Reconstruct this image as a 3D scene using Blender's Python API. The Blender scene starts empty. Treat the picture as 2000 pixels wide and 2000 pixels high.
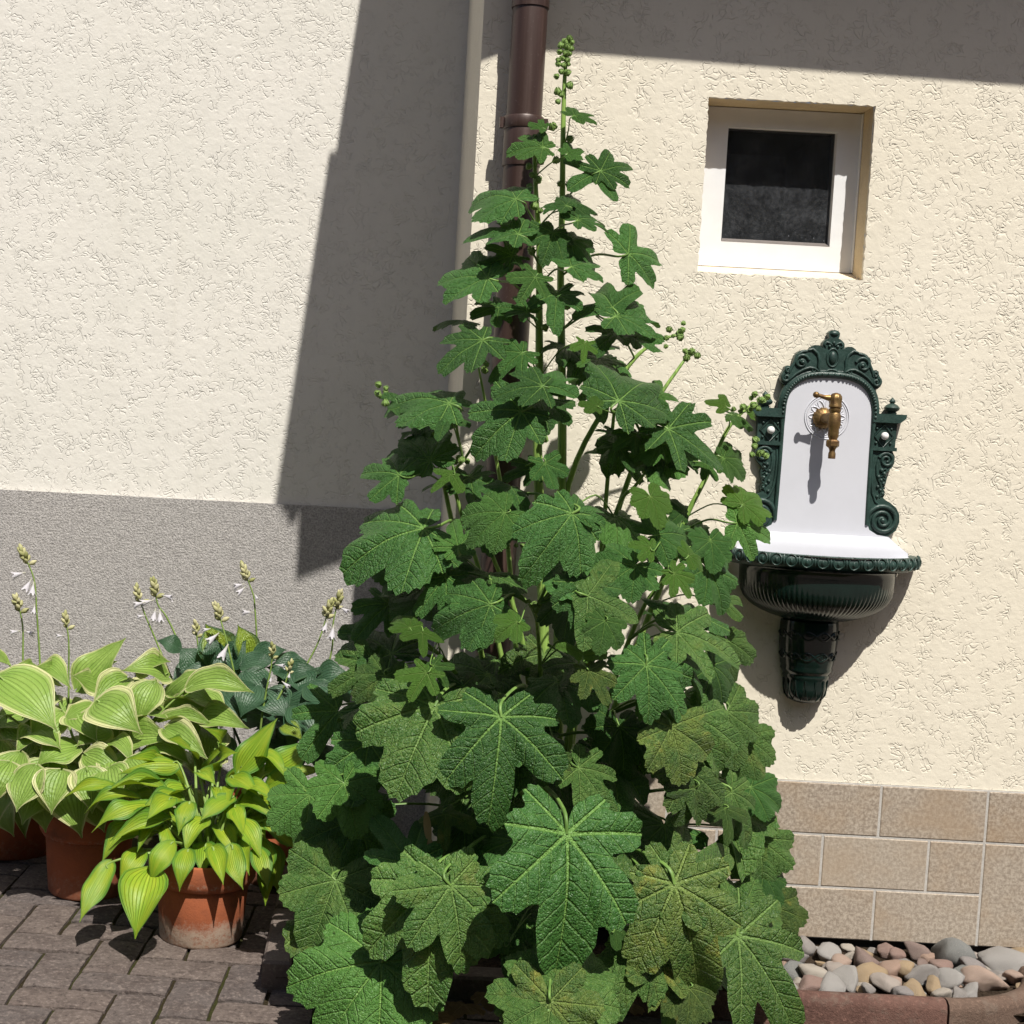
import bpy, bmesh, math, random
from mathutils import Vector, Matrix, noise
R = math.radians
rnd = random.Random(7)

# ------------------------------------------------------------------ camera
scene = bpy.context.scene
F, CX, CY, EYE, DIST = 3000.0, 730.0, 1000.0, 1.25, 3.6      # in pixels of the 2000 px photograph / metres
ROLL, PITCH = R(3.0), R(3.8)
fwd = Vector((0, math.cos(PITCH), -math.sin(PITCH)))
up0 = Vector((0, math.sin(PITCH), math.cos(PITCH)))
rt = Vector((1, 0, 0)) * math.cos(ROLL) + up0 * math.sin(ROLL)
up = up0 * math.cos(ROLL) - Vector((1, 0, 0)) * math.sin(ROLL)
CAM = Vector((0, -DIST, EYE))
cam_data = bpy.data.cameras.new('camera')
cam = bpy.data.objects.new('camera', cam_data)
scene.collection.objects.link(cam)
m = Matrix.Identity(4)
for i in range(3):
    m[i][0], m[i][1], m[i][2], m[i][3] = rt[i], up[i], -fwd[i], CAM[i]
cam.matrix_world = m
cam_data.sensor_width = 36.0
cam_data.lens = 36.0 * F / 2000.0
cam_data.shift_x = (1000.0 - CX) / 2000.0
cam_data.clip_start, cam_data.clip_end = 0.05, 500.0
scene.camera = cam
scene.render.resolution_x = scene.render.resolution_y = 1024

# ------------------------------------------------------------------ light
SX, SK = 0.31, 1.60                                            # sun: right and up per metre towards the viewer
sun_dir = Vector((SX, -1.0, SK)).normalized()
sun_data = bpy.data.lights.new('sun', 'SUN')
sun_data.energy, sun_data.angle, sun_data.color = 5.0, R(0.53), (1.0, 0.955, 0.88)
sun = bpy.data.objects.new('sun', sun_data)
scene.collection.objects.link(sun)
sun.rotation_euler = sun_dir.to_track_quat('Z', 'Y').to_euler()
sun.location = (2, -6, 8)
world = bpy.data.worlds.new('World')
scene.world = world
world.use_nodes = True
wn = world.node_tree
sky = wn.nodes.new('ShaderNodeTexSky')
sky.sky_type = 'NISHITA'
sky.sun_disc = False
sky.sun_elevation = math.asin(sun_dir.z)
sky.sun_rotation = math.atan2(sun_dir.x, sun_dir.y)
sky.air_density, sky.dust_density, sky.ozone_density = 0.8, 2.0, 1.0
wn.links.new(sky.outputs[0], wn.nodes['Background'].inputs[0])
wn.nodes['Background'].inputs[1].default_value = 0.068
scene.view_settings.view_transform = 'Standard'
scene.view_settings.look = 'None'
scene.view_settings.exposure = 0.26
scene.view_settings.gamma = 1.0
scene.cycles.max_bounces = 8
scene.cycles.transparent_max_bounces = 8
scene.cycles.use_denoising = True

# ------------------------------------------------------------------ placing helpers
def ray(px, py):
    return fwd + rt * ((px - CX) / F) - up * ((py - CY) / F)
def at(px, py, Y):
    d = ray(px, py)
    return CAM + d * ((Y - CAM.y) / d.y)
def at_ground(px, py, Z=0.0):
    d = ray(px, py)
    return CAM + d * ((Z - CAM.z) / d.z)
def scl(Y):
    return (Y + DIST) / F                                       # metres per photograph pixel at that depth

# ------------------------------------------------------------------ object helpers
C = scene.collection
def wloc(o):
    v = Vector((0, 0, 0))
    while o is not None:
        v += o.location
        o = o.parent
    return v
def empty(name, loc, label=None, cat=None, group=None, parent=None):
    o = bpy.data.objects.new(name, None)
    o.empty_display_size = 0.05
    C.objects.link(o)
    if parent:
        o.parent = parent
        o.location = Vector(loc) - wloc(parent)
    else:
        o.location = loc
    return tag(o, label, cat, group)
def tag(o, label=None, cat=None, group=None, kind=None):
    if label: o['label'] = label
    if cat: o['category'] = cat
    if group: o['group'] = group
    if kind: o['kind'] = kind
    return o

class MB:
    """collects world-space shapes, builds ONE mesh object"""
    def __init__(s): s.v, s.f = [], []
    def add(s, vs, fs):
        b = len(s.v)
        s.v += [Vector(v) for v in vs]
        s.f += [tuple(i + b for i in f) for f in fs]
        return s
    def box(s, x0, x1, y0, y1, z0, z1):
        return s.add([(x0,y0,z0),(x1,y0,z0),(x1,y1,z0),(x0,y1,z0),(x0,y0,z1),(x1,y0,z1),(x1,y1,z1),(x0,y1,z1)],
                     [(0,3,2,1),(4,5,6,7),(0,1,5,4),(1,2,6,5),(2,3,7,6),(3,0,4,7)])
    def tube(s, pts, rad, n=8, cap=True, flat=None):
        pts = [Vector(p) for p in pts]
        if not isinstance(rad, (list, tuple)): rad = [rad] * len(pts)
        vs, fs = [], []
        prev = None
        for i, p in enumerate(pts):
            t = (pts[min(i + 1, len(pts) - 1)] - pts[max(i - 1, 0)])
            t = t.normalized() if t.length > 1e-9 else Vector((0, 0, 1))
            if prev is None:
                a = Vector((0, 1, 0)) if abs(t.y) < 0.9 else Vector((1, 0, 0))
            else:
                a = prev
            a = (a - t * a.dot(t)).normalized()
            prev = a
            b = t.cross(a)
            for k in range(n):
                q = 2 * math.pi * k / n
                vs.append(p + (a * math.cos(q) * (flat or 1.0) + b * math.sin(q)) * rad[i])
        for i in range(len(pts) - 1):
            for k in range(n):
                k2 = (k + 1) % n
                fs.append((i * n + k, i * n + k2, (i + 1) * n + k2, (i + 1) * n + k))
        if cap:
            fs.append(tuple(range(n - 1, -1, -1)))
            fs.append(tuple((len(pts) - 1) * n + k for k in range(n)))
        return s.add(vs, fs)
    def lathe(s, prof, origin, axis=(0, 0, 1), n=32, a0=0.0, a1=2 * math.pi, ref=(1, 0, 0), fn=None):
        ax = Vector(axis).normalized(); r0 = Vector(ref); r0 = (r0 - ax * r0.dot(ax)).normalized(); r1 = ax.cross(r0)
        full = abs(a1 - a0 - 2 * math.pi) < 1e-6
        m_ = n if full else n + 1
        vs, fs = [], []
        for j, (r, h) in enumerate(prof):
            for k in range(m_):
                q = a0 + (a1 - a0) * k / n
                rr = r if fn is None else fn(r, h, q)
                vs.append(Vector(origin) + ax * h + (r0 * math.cos(q) + r1 * math.sin(q)) * rr)
        for j in range(len(prof) - 1):
            for k in range(n):
                k2 = (k + 1) % m_
                fs.append((j * m_ + k, j * m_ + k2, (j + 1) * m_ + k2, (j + 1) * m_ + k))
        if full:
            fs.append(tuple(range(m_ - 1, -1, -1)))
            fs.append(tuple((len(prof) - 1) * m_ + k for k in range(m_)))
        return s.add(vs, fs)
    def ball(s, c, r, n=10, sq=(1, 1, 1)):
        prof = [(math.sin(math.pi * j / n), -math.cos(math.pi * j / n)) for j in range(1, n)]
        b = len(s.v)
        s.lathe(prof, (0, 0, 0), n=n + 2)
        for i in range(b, len(s.v)):
            v = s.v[i]
            s.v[i] = Vector(c) + Vector((v.x * r * sq[0], v.y * r * sq[1], v.z * r * sq[2]))
        return s
    def prism(s, pts, d0, d1, to, bevel=0.0):
        """pts: outline (u, v), extruded from depth d0 to d1; to(u, v, d) -> world"""
        n = len(pts)
        area = sum(pts[i][0] * pts[(i + 1) % n][1] - pts[(i + 1) % n][0] * pts[i][1] for i in range(n))
        if area < 0: pts = pts[::-1]
        rings = [(pts, d0)]
        if bevel:
            def inset(b):
                out = []
                for i in range(n):
                    p0, p1, p2 = Vector(pts[i - 1]), Vector(pts[i]), Vector(pts[(i + 1) % n])
                    e1, e2 = (p1 - p0), (p2 - p1)
                    e1 = e1.normalized() if e1.length > 1e-9 else Vector((1, 0)); e2 = e2.normalized() if e2.length > 1e-9 else e1
                    nn = Vector((-(e1.y + e2.y), e1.x + e2.x))
                    nn = nn.normalized() if nn.length > 1e-6 else Vector((-e1.y, e1.x))
                    out.append(tuple(p1 + nn * b))
                return out
            sg = 1 if d1 > d0 else -1
            rings += [(pts, d1 - sg * bevel), (inset(bevel * 0.3), d1 - sg * bevel * 0.3), (inset(bevel), d1)]
        else:
            rings += [(pts, d1)]
        vs, fs = [], []
        for ps, d in rings:
            vs += [to(u, v, d) for u, v in ps]
        for j in range(len(rings) - 1):
            for k in range(n):
                k2 = (k + 1) % n
                fs.append((j * n + k, j * n + k2, (j + 1) * n + k2, (j + 1) * n + k))
        from mathutils.geometry import tessellate_polygon
        last = rings[-1][0]
        tri = tessellate_polygon([[Vector((u, v, 0)) for u, v in last]])
        o = (len(rings) - 1) * n
        for t in tri: fs.append(tuple(o + i for i in t))
        return s.add(vs, fs)
    def mesh(s, name, off=Vector((0, 0, 0)), smooth=35, fix=True):
        me = bpy.data.meshes.new(name)
        me.from_pydata([tuple(v - off) for v in s.v], [], s.f)
        if fix:
            bm = bmesh.new(); bm.from_mesh(me)
            bmesh.ops.recalc_face_normals(bm, faces=bm.faces)
            bm.to_mesh(me); bm.free()
        if smooth:
            me.shade_smooth()
            me.set_sharp_from_angle(angle=R(smooth))
        return me
    def build(s, name, mat, parent=None, origin=None, smooth=35, fix=True):
        w = wloc(parent) if parent else Vector((0, 0, 0))
        if origin is None:
            origin = w.copy()
        origin = Vector(origin)
        o = bpy.data.objects.new(name, s.mesh(name, origin, smooth, fix))
        o.data.materials.append(mat)
        C.objects.link(o)
        if parent: o.parent = parent
        o.location = origin - w
        return o

def link_mesh(name, me, parent, world_m):
    """an object sharing mesh data, placed by a world matrix under a parent that has only a translation"""
    o = bpy.data.objects.new(name, me)
    C.objects.link(o)
    w = wloc(parent)
    o.parent = parent
    mm = world_m.copy()
    mm.translation = mm.translation - w
    o.matrix_local = mm
    return o

# ------------------------------------------------------------------ material helpers
class G:
    def __init__(s, name, bump=True):
        s.mat = bpy.data.materials.new(name); s.mat.use_nodes = True
        s.t = s.mat.node_tree; s.t.nodes.clear()
        s.out = s.t.nodes.new('ShaderNodeOutputMaterial')
    def n(s, ty, ins=None, **props):
        nd = s.t.nodes.new('ShaderNode' + ty)
        for k, v in props.items(): setattr(nd, k, v)
        for k, v in (ins or {}).items(): s.put(nd.inputs[k], v)
        return nd
    def put(s, sock, v):
        if hasattr(v, 'is_output') and v.is_output: s.t.links.new(v, sock)
        elif hasattr(v, 'outputs'): s.t.links.new(v.outputs[0], sock)
        else:
            if isinstance(v, (tuple, list)) and len(v) == 3 and sock.type == 'RGBA': v = (*v, 1.0)
            sock.default_value = v
    def math(s, op, a, b=None, c=None, clamp=False):
        nd = s.t.nodes.new('ShaderNodeMath'); nd.operation = op; nd.use_clamp = clamp
        for i, v in enumerate((a, b, c)):
            if v is not None: s.put(nd.inputs[i], v)
        return nd.outputs[0]
    def step(s, x, a, b, lo=0.0, hi=1.0):
        nd = s.t.nodes.new('ShaderNodeMapRange'); nd.interpolation_type = 'SMOOTHSTEP'
        for k, v in (('Value', x), ('From Min', a), ('From Max', b), ('To Min', lo), ('To Max', hi)): s.put(nd.inputs[k], v)
        return nd.outputs[0]
    def mix(s, f, a, b, mode='MIX'):
        nd = s.t.nodes.new('ShaderNodeMix'); nd.data_type = 'RGBA'; nd.blend_type = mode
        s.put(nd.inputs[0], f); s.put(nd.inputs[6], a); s.put(nd.inputs[7], b)
        return nd.outputs[2]
    def noise(s, vec, scale, detail=2, rough=0.5, dist=0.0, off=None):
        if off is not None:
            vec = s.n('VectorMath', {0: vec, 1: off}, operation='ADD').outputs[0]
        nd = s.n('TexNoise', {'Vector': vec, 'Scale': scale, 'Detail': detail, 'Roughness': rough, 'Distortion': dist})
        return nd.outputs[0]
    def obj(s): return s.n('TexCoord').outputs['Object']
    def rand(s): return s.n('ObjectInfo').outputs['Random']
    def bump(s, h, dist, strength=1.0, normal=None):
        ins = {'Height': h, 'Distance': dist, 'Strength': strength}
        if normal is not None: ins['Normal'] = normal
        return s.n('Bump', ins).outputs[0]
    def bsdf(s, col, rough=0.6, spec=0.5, normal=None, metal=0.0, **kw):
        ins = {'Base Color': col, 'Roughness': rough, 'Specular IOR Level': spec, 'Metallic': metal}
        if normal is not None: ins['Normal'] = normal
        ins.update(kw)
        return s.n('BsdfPrincipled', ins)
    def done(s, sh):
        s.t.links.new(sh.outputs[0] if hasattr(sh, 'outputs') else sh, s.out.inputs[0])
        return s.mat

def stucco(name, col, seed, col2):
    g = G(name)
    p = g.n('NewGeometry').outputs['Position']
    p = g.n('VectorMath', {0: p, 1: (seed, seed * 2, seed * 3)}, operation='ADD').outputs[0]
    warp = g.n('TexNoise', {'Vector': p, 'Scale': 30.0, 'Detail': 1.0}).outputs['Color']
    wv = g.n('VectorMath', {0: warp, 1: (0.5, 0.5, 0.5)}, operation='SUBTRACT').outputs[0]
    wv = g.n('VectorMath', {0: wv, 'Scale': 0.03}, operation='SCALE').outputs[0]
    q = g.n('VectorMath', {0: p, 1: wv}, operation='ADD').outputs[0]
    n1 = g.noise(q, 56, 1.0, 0.35, 0.4)
    n2 = g.noise(q, 76, 1.0, 0.35, 0.3, (3.1, 7.7, 1.3))
    n3 = g.noise(p, 27, 1.0, 0.5, 0.0, (9.1, 2.2, 5.3))
    n4 = g.noise(p, 34, 1.0, 0.5, 0.0, (1.1, 8.2, 2.3))
    dens = g.noise(p, 4.5, 3, 0.6, 0.0, (6.1, 3.2, 8.3))            # some zones scratched more than others
    th_ = g.step(dens, 0.3, 0.7, 0.54, 0.46)
    # short worm-like scratches: level lines of one noise kept only where another is high
    r1 = g.math('ABSOLUTE', g.math('SUBTRACT', n1, 0.5))
    w1 = g.math('MULTIPLY', g.step(r1, 0.0, 0.062, 1, 0), g.step(n3, th_, g.math('ADD', th_, 0.10)))
    r2 = g.math('ABSOLUTE', g.math('SUBTRACT', n2, 0.5))
    w2 = g.math('MULTIPLY', g.step(r2, 0.0, 0.075, 1, 0), g.step(n4, th_, g.math('ADD', th_, 0.12)))
    fine = g.noise(p, 300, 4, 0.7)
    mid = g.noise(p, 60, 2, 0.5)
    h = g.math('SUBTRACT', g.math('ADD', g.math('MULTIPLY', mid, 0.6), g.math('MULTIPLY', fine, 0.15)), g.math('MULTIPLY', g.math('ADD', w1, g.math('MULTIPLY', w2, 0.75)), 0.55))
    nrm = g.bump(h, 0.0020, 1.0)
    big = g.noise(p, 1.7, 4, 0.6)
    sp = g.noise(p, 9, 5, 0.7, 0, (4, 4, 4))
    c = g.mix(g.step(big, 0.35, 0.7, 0, 1), col, col2)
    c = g.mix(g.step(sp, 0.45, 0.75, 0, 0.22), c, tuple(x * 0.80 for x in col))
    pv_ = g.n('VectorMath', {0: p, 1: (14.0, 14.0, 0.9)}, operation='MULTIPLY').outputs[0]
    c = g.mix(g.step(g.noise(pv_, 1.0, 4, 0.6), 0.55, 0.8, 0, 0.16), c, (0.50, 0.46, 0.38))
    c = g.mix(g.math('MULTIPLY', g.math('ADD', w1, w2), 0.05), c, tuple(x * 0.45 for x in col))  # groove shade put into the colour, so scratches still read in shadow
    return g.done(g.bsdf(c, 0.92, 0.12, nrm))

def grit(name, a, b, scale=220, dist=0.002, rough=0.9, spec=0.2, space='obj', mid=40, extra=None):
    g = G(name)
    p = g.obj()
    n1 = g.noise(p, scale, 4, 0.7)
    n2 = g.noise(p, mid, 4, 0.6)
    c = g.mix(g.step(n1, 0.36, 0.64), a, b)
    c = g.mix(g.step(n2, 0.4, 0.75, 0, 0.4), c, tuple(x * 0.62 for x in a))
    if extra: c = extra(g, p, c)
    h = g.math('ADD', n1, g.math('MULTIPLY', n2, 0.6))
    return g.done(g.bsdf(c, rough, spec, g.bump(h, dist)))

M = {}
M['stucco_cream'] = stucco('cream_stucco', (0.725, 0.672, 0.555), 0.0, (0.745, 0.695, 0.585))
M['stucco_white'] = stucco('offwhite_stucco', (0.695, 0.675, 0.615), 11.0, (0.715, 0.69, 0.635))
M['plinth_grey'] = grit('grey_plinth_plaster', (0.30, 0.285, 0.275), (0.60, 0.575, 0.55), 190, 0.0040, 0.95, 0.15, mid=95)
M['reveal'] = grit('painted_reveal', (0.66, 0.53, 0.34), (0.70, 0.58, 0.39), 160, 0.0008, 0.85, 0.2, mid=12)
M['soffit'] = grit('soffit_board', (0.30, 0.20, 0.12), (0.36, 0.25, 0.15), 60, 0.001)

def m_plain(name, col, rough=0.5, spec=0.5, metal=0.0, var=0.12, bs=60, bd=0.0004):
    g = G(name)
    p = g.obj()
    n = g.noise(p, bs, 4, 0.6)
    c = g.mix(g.step(n, 0.3, 0.7, 0, 1), tuple(x * (1 - var) for x in col), tuple(min(1, x * (1 + var * 0.5)) for x in col))
    return g.done(g.bsdf(c, g.step(n, 0.2, 0.8, rough * 0.85, min(1, rough * 1.2)), spec, g.bump(n, bd), metal))
M['frame_white'] = m_plain('white_window_frame', (0.77, 0.78, 0.79), 0.35, 0.5, 0, 0.03, 20, 0.0001)
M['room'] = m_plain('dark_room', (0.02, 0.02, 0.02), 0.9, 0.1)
M['gasket'] = m_plain('grey_gasket', (0.16, 0.14, 0.13), 0.6)
M['iron_green'] = None
M['soil'] = grit('garden_soil', (0.020, 0.014, 0.010), (0.065, 0.048, 0.034), 130, 0.006, 1.0, 0.05, mid=22)

# ------------------------------------------------------------------ ground
gp = MB()
gp.add([(-40, -60, -0.05), (40, -60, -0.05), (40, 30, -0.05), (-40, 30, -0.05)], [(0, 1, 2, 3)])
def paver_far():
    g = G('far_paving')
    p = g.obj()
    br = g.n('TexBrick', {'Vector': p, 'Color1': (0.17, 0.135, 0.12), 'Color2': (0.13, 0.10, 0.095), 'Mortar': (0.05, 0.045, 0.03), 'Scale': 1.0, 'Mortar Size': 0.005, 'Brick Width': 0.21, 'Row Height': 0.105})
    return g.done(g.bsdf(br.outputs['Color'], 0.9, 0.2))
ground = gp.build('ground', paver_far(), smooth=0)
tag(ground, kind='structure')

# unseen leafy screen added behind the viewer: darkens enamel and pane reflections, sky fill
def reflection_screen_mesh():
    bm = bmesh.new()
    W_, H_ = 44, 5.5
    nx, nz = 220, 15
    rows = []
    for j in range(nz + 8):
        row = []
        for i in range(nx + 1):
            x = -W_ / 2 + W_ * i / nx
            if j <= nz: y, z = 0.0, H_ * j / nz
            else: y, z = -1.2 * (j - nz) / 7, H_
            p = Vector((x, y - 9.5, z - 0.05))
            d_ = 0.22 * noise.noise(p * 2.1) + 0.12 * noise.noise(p * 6.3)
            row.append(bm.verts.new(p + Vector((0, d_ if j <= nz else 0, d_ if j >= nz else 0))))
        rows.append(row)
    for j in range(len(rows) - 1):
        for i in range(nx): bm.faces.new((rows[j][i], rows[j][i + 1], rows[j + 1][i + 1], rows[j + 1][i]))
    me = bpy.data.meshes.new('reflection_screen'); bm.to_mesh(me); bm.free()
    return me
hm = reflection_screen_mesh()
hm.materials.append(grit('reflection_screen_foliage', (0.018, 0.035, 0.010), (0.05, 0.085, 0.022), 40, 0.03, 0.8, 0.2, mid=12))
reflection_screen = bpy.data.objects.new('reflection_screen', hm); C.objects.link(reflection_screen)
tag(reflection_screen, 'added dark green leafy screen behind the viewer, out of view', 'reflection_screen', kind='stuff')

LW = 0.79                                                      # depth of the left wall
corner = at(890, 1000, 0.0).x                                   # the right-hand building's corner

# bedding joint sheet below the pavers, sand and moss
def joint_mat():
    g = G('mossy_joint_sand')
    p = g.obj()
    n1, n2 = g.noise(p, 9, 4, 0.6), g.noise(p, 160, 4, 0.7)
    c = g.mix(g.step(n1, 0.42, 0.6), (0.030, 0.022, 0.014), (0.036, 0.040, 0.012))
    c = g.mix(g.step(n2, 0.4, 0.7, 0, 0.6), c, (0.065, 0.058, 0.03))
    return g.done(g.bsdf(c, 1.0, 0.05, g.bump(n2, 0.006)))
pv = MB(); pv.add([(-2.2, -1.6, -0.011), (1.9, -1.6, -0.011), (1.9, LW, -0.011), (-2.2, LW, -0.011)], [(0, 1, 2, 3)])
pavement = tag(pv.build('pavement', joint_mat(), smooth=0), kind='structure')

def paver_mat():
    g = G('weathered_brown_paver')
    p = g.obj(); r = g.rand()
    off = g.n('CombineXYZ', {0: g.math('MULTIPLY', r, 37.0), 1: g.math('MULTIPLY', r, 91.0), 2: r}).outputs[0]
    q = g.n('VectorMath', {0: p, 1: off}, operation='ADD').outputs[0]
    n1, n2, n3 = g.noise(q, 14, 5, 0.65), g.noise(q, 95, 5, 0.7), g.noise(q, 330, 3, 0.7)
    base = g.mix(r, (0.170, 0.134, 0.116), (0.118, 0.100, 0.095))
    c = g.mix(g.step(n1, 0.38, 0.68, 0, 0.75), base, (0.095, 0.073, 0.065))
    c = g.mix(g.step(n2, 0.5, 0.70, 0, 0.7), c, (0.30, 0.245, 0.215))
    c = g.mix(g.step(n2, 0.32, 0.46, 0.75, 0), c, (0.045, 0.035, 0.032))
    c = g.mix(g.step(n3, 0.62, 0.72, 0, 0.6), c, (0.30, 0.26, 0.23))
    h = g.math('ADD', g.math('MULTIPLY', n2, 1.0), g.math('ADD', g.math('MULTIPLY', n3, 0.35), n1))
    return g.done(g.bsdf(c, 0.9, 0.25, g.bump(h, 0.0075)))
M['paver'] = paver_mat()
BW = 0.105
def paver_mesh(seed):
    rr = random.Random(seed)
    L, W, H = 0.2020, 0.0965, 0.05
    nx, ny = 8, 4
    vs, fs = [], []
    for j in range(ny + 1):
        for i in range(nx + 1):
            x, y = -L / 2 + L * i / nx, -W / 2 + W * j / ny
            edge = (i in (0, nx)) + (j in (0, ny))
            z = -0.0035 if edge == 1 else (-0.006 if edge == 2 else 0.0)
            k = 0.0013
            vs.append((x + rr.uniform(-k, k), y + rr.uniform(-k, k), z + rr.uniform(-0.0008, 0.0008)))
    for j in range(ny):
        for i in range(nx):
            a = j * (nx + 1) + i
            fs.append((a, a + 1, a + nx + 2, a + nx + 1))
    rim = [i for i in range(nx + 1)] + [j * (nx + 1) + nx for j in range(1, ny + 1)] + [ny * (nx + 1) + i for i in range(nx - 1, -1, -1)] + [j * (nx + 1) for j in range(ny - 1, 0, -1)]
    b = len(vs)
    for q in rim: vs.append((vs[q][0], vs[q][1], -H))
    for k in range(len(rim)):
        k2 = (k + 1) % len(rim)
        fs.append((rim[k], b + k, b + k2, rim[k2]))
    mb = MB().add(vs, fs)
    me = mb.mesh('paver', smooth=40); me.materials.append(M['paver'])
    return me
pm = [paver_mesh(i) for i in range(5)]
prot = R(-3.0)
po = at_ground(250, 1900)
bed_left = at_ground(500, 1880).x
kb = at_ground(512, 1880, 0.055)
for a in range(-16, 12):
    for b in range(-7, 9):
        d = (a - b) % 4
        if d not in (0, 3): continue
        if d == 0: cx_, cy_, vert = (a + 1.0) * BW, (b + 0.5) * BW, False
        else: cx_, cy_, vert = (a + 0.5) * BW, (b + 1.0) * BW, True
        x = po.x + cx_ * math.cos(prot) - cy_ * math.sin(prot); y = po.y + cx_ * math.sin(prot) + cy_ * math.cos(prot)
        if y > LW - 0.05 or y < -0.95 or x < -1.35 or x > 1.1: continue
        if x > kb.x + 0.05 and y > kb.y + 0.03: continue
        mm = Matrix.Translation((x, y, rnd.uniform(-0.003, 0.002))) @ Matrix.Rotation(prot + (math.pi / 2 if vert else 0) + rnd.choice((0, math.pi)) + rnd.uniform(-0.012, 0.012), 4, 'Z') @ Matrix.Rotation(rnd.uniform(-0.012, 0.012), 4, 'X')
        link_mesh('paver', rnd.choice(pm), pavement, mm)

# ------------------------------------------------------------------ right-hand house (cream) with window, tiled plinth and roof
house = empty('rendered_house', (corner, 0, 0), 'cream rendered house wall with small white window, tiled base and overhanging eave', 'house')
ZT = at(1720, 1532, 0).z                                       # top of the tiled plinth
ZB = at(1780, 1841, 0).z                                       # underside of the tiles
# window opening in the wall plane
wa, wb, wc, wd = at(1386, 186, 0), at(1711, 210, 0), at(1684, 548, 0), at(1362, 530, 0)
ox0, ox1, oz0, oz1 = (wa.x + wd.x) / 2, (wb.x + wc.x) / 2, (wc.z + wd.z) / 2, (wa.z + wb.z) / 2
RD = 0.092
def wall_front():
    X1, Z1 = 3.2, 3.02
    bm = bmesh.new()
    rr = random.Random(3)
    def loop(pts): 
        vs = [bm.verts.new((x, y, z)) for x, y, z in pts]
        es = [bm.edges.new((vs[i], vs[(i + 1) % len(vs)])) for i in range(len(vs))]
        return vs, es
    outer = [(corner, 0, ZT), (X1, 0, ZT), (X1, 0, Z1), (corner, 0, Z1)]
    n = 46
    inner = []
    cs = [(ox0, oz0), (ox1, oz0), (ox1, oz1), (ox0, oz1)]
    for k in range(4):
        p, q = cs[k], cs[(k + 1) % 4]
        for i in range(n):
            t = i / n
            j = 0.0013 if i else 0.0006
            inner.append((p[0] + (q[0] - p[0]) * t + rr.gauss(0, 1) * j * 0.8, 0, p[1] + (q[1] - p[1]) * t + rr.gauss(0, 1) * j * 0.8))
    vo, eo = loop(outer); vi, ei = loop(inner)
    bmesh.ops.triangle_fill(bm, edges=eo + ei, use_beauty=True)
    # roll the stucco round the opening's edge
    back = [bm.verts.new((v.co.x, 0.012, v.co.z)) for v in vi]
    for k in range(len(vi)):
        k2 = (k + 1) % len(vi)
        bm.faces.new((vi[k], vi[k2], back[k2], back[k]))
    # flank facing the neighbour, right end and top
    def quad(a, b, c, d): bm.faces.new([bm.verts.new(p) for p in (a, b, c, d)])
    quad((corner, 0, 0), (corner, 0, Z1), (corner, LW + 0.3, Z1), (corner, LW + 0.3, 0))
    quad((X1, 0, 0), (X1, LW + 0.3, 0), (X1, LW + 0.3, Z1), (X1, 0, Z1))
    quad((corner, 0, Z1), (X1, 0, Z1), (X1, LW + .3, Z1), (corner, LW + .3, Z1))
    for f in bm.faces: f.normal_update()
    me = bpy.data.meshes.new('wall'); 
    bmesh.ops.recalc_face_normals(bm, faces=bm.faces)
    # front must look at the viewer
    for f in bm.faces:
        c_ = f.calc_center_median()
        if abs(f.normal.y) > 0.9 and f.normal.y > 0: f.normal_flip()
    for v in bm.verts: v.co.x -= corner
    bm.to_mesh(me); bm.free()
    me.materials.append(M['stucco_cream'])
    o = bpy.data.objects.new('wall', me); C.objects.link(o); o.parent = house
    return o
wall_front()
# base of the wall behind and below the tiles
MB().box(corner + 0.002, 3.2, -0.0062, 0.2, ZB + 0.002, ZT - 0.001).build('wall_base', grit('grout_grey', (0.44, 0.42, 0.39), (0.52, 0.50, 0.47), 300, 0.001), house, smooth=0)
# near-black recessed strip in the gap under the tiles
MB().box(corner + 0.004, 3.2, 0.012, 0.2, -0.05, ZB + 0.001).build('dark_base_strip', m_plain('near_black_base', (0.012, 0.011, 0.011), 0.6), house, smooth=0)
# window
zf0 = at(1520, 526, RD).z
win = empty('window', ((ox0 + ox1) / 2, RD, oz0), parent=house)
rv = MB()
e = 0.0
rv.add([(ox0, 0.0115, oz0 - .004), (ox0, RD + .03, oz0 - .004), (ox0, RD + .03, oz1), (ox0, 0.0115, oz1)], [(0, 1, 2, 3)])
rv.add([(ox1, 0.0115, oz0 - .004), (ox1, RD + .03, oz0 - .004), (ox1, RD + .03, oz1), (ox1, 0.0115, oz1)], [(3, 2, 1, 0)])
rv.add([(ox0, 0.0115, oz1), (ox1, 0.0115, oz1), (ox1, RD + .03, oz1), (ox0, RD + .03, oz1)], [(3, 2, 1, 0)])
rv.build('reveal', M['reveal'], win, smooth=0, fix=False)
MB().add([(ox0, 0.003, oz0 - .003), (ox1, 0.003, oz0 - .003), (ox1, RD + .01, zf0 + 0.001), (ox0, RD + .01, zf0 + 0.001)], [(0, 1, 2, 3)]).build('sill', m_plain('cream_sill_paint', (0.80, 0.68, 0.50), 0.75, 0.3, 0, 0.05, 40, 0.0006), win, smooth=0, fix=False)
fa = at(1420, 250, RD); 
pa, pb, pc, pd = at(1420, 251, RD + .02), at(1631, 261, RD + .02), at(1616, 483, RD + .02), at(1404, 473, RD + .02)
gx0, gx1, gz0, gz1 = (pa.x + pd.x) / 2, (pb.x + pc.x) / 2, (pc.z + pd.z) / 2, (pa.z + pb.z) / 2
fr = MB()
fr.box(ox0 - .02, gx0, RD, RD + .05, zf0, oz1 - .002); fr.box(gx1, ox1 - .003, RD, RD + .05, zf0, oz1 - .002)
fr.box(gx0, gx1, RD, RD + .05, zf0, gz0); fr.box(gx0, gx1, RD, RD + .05, gz1, oz1 - .002)
fr.build('frame', M['frame_white'], win, smooth=0)
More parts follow.
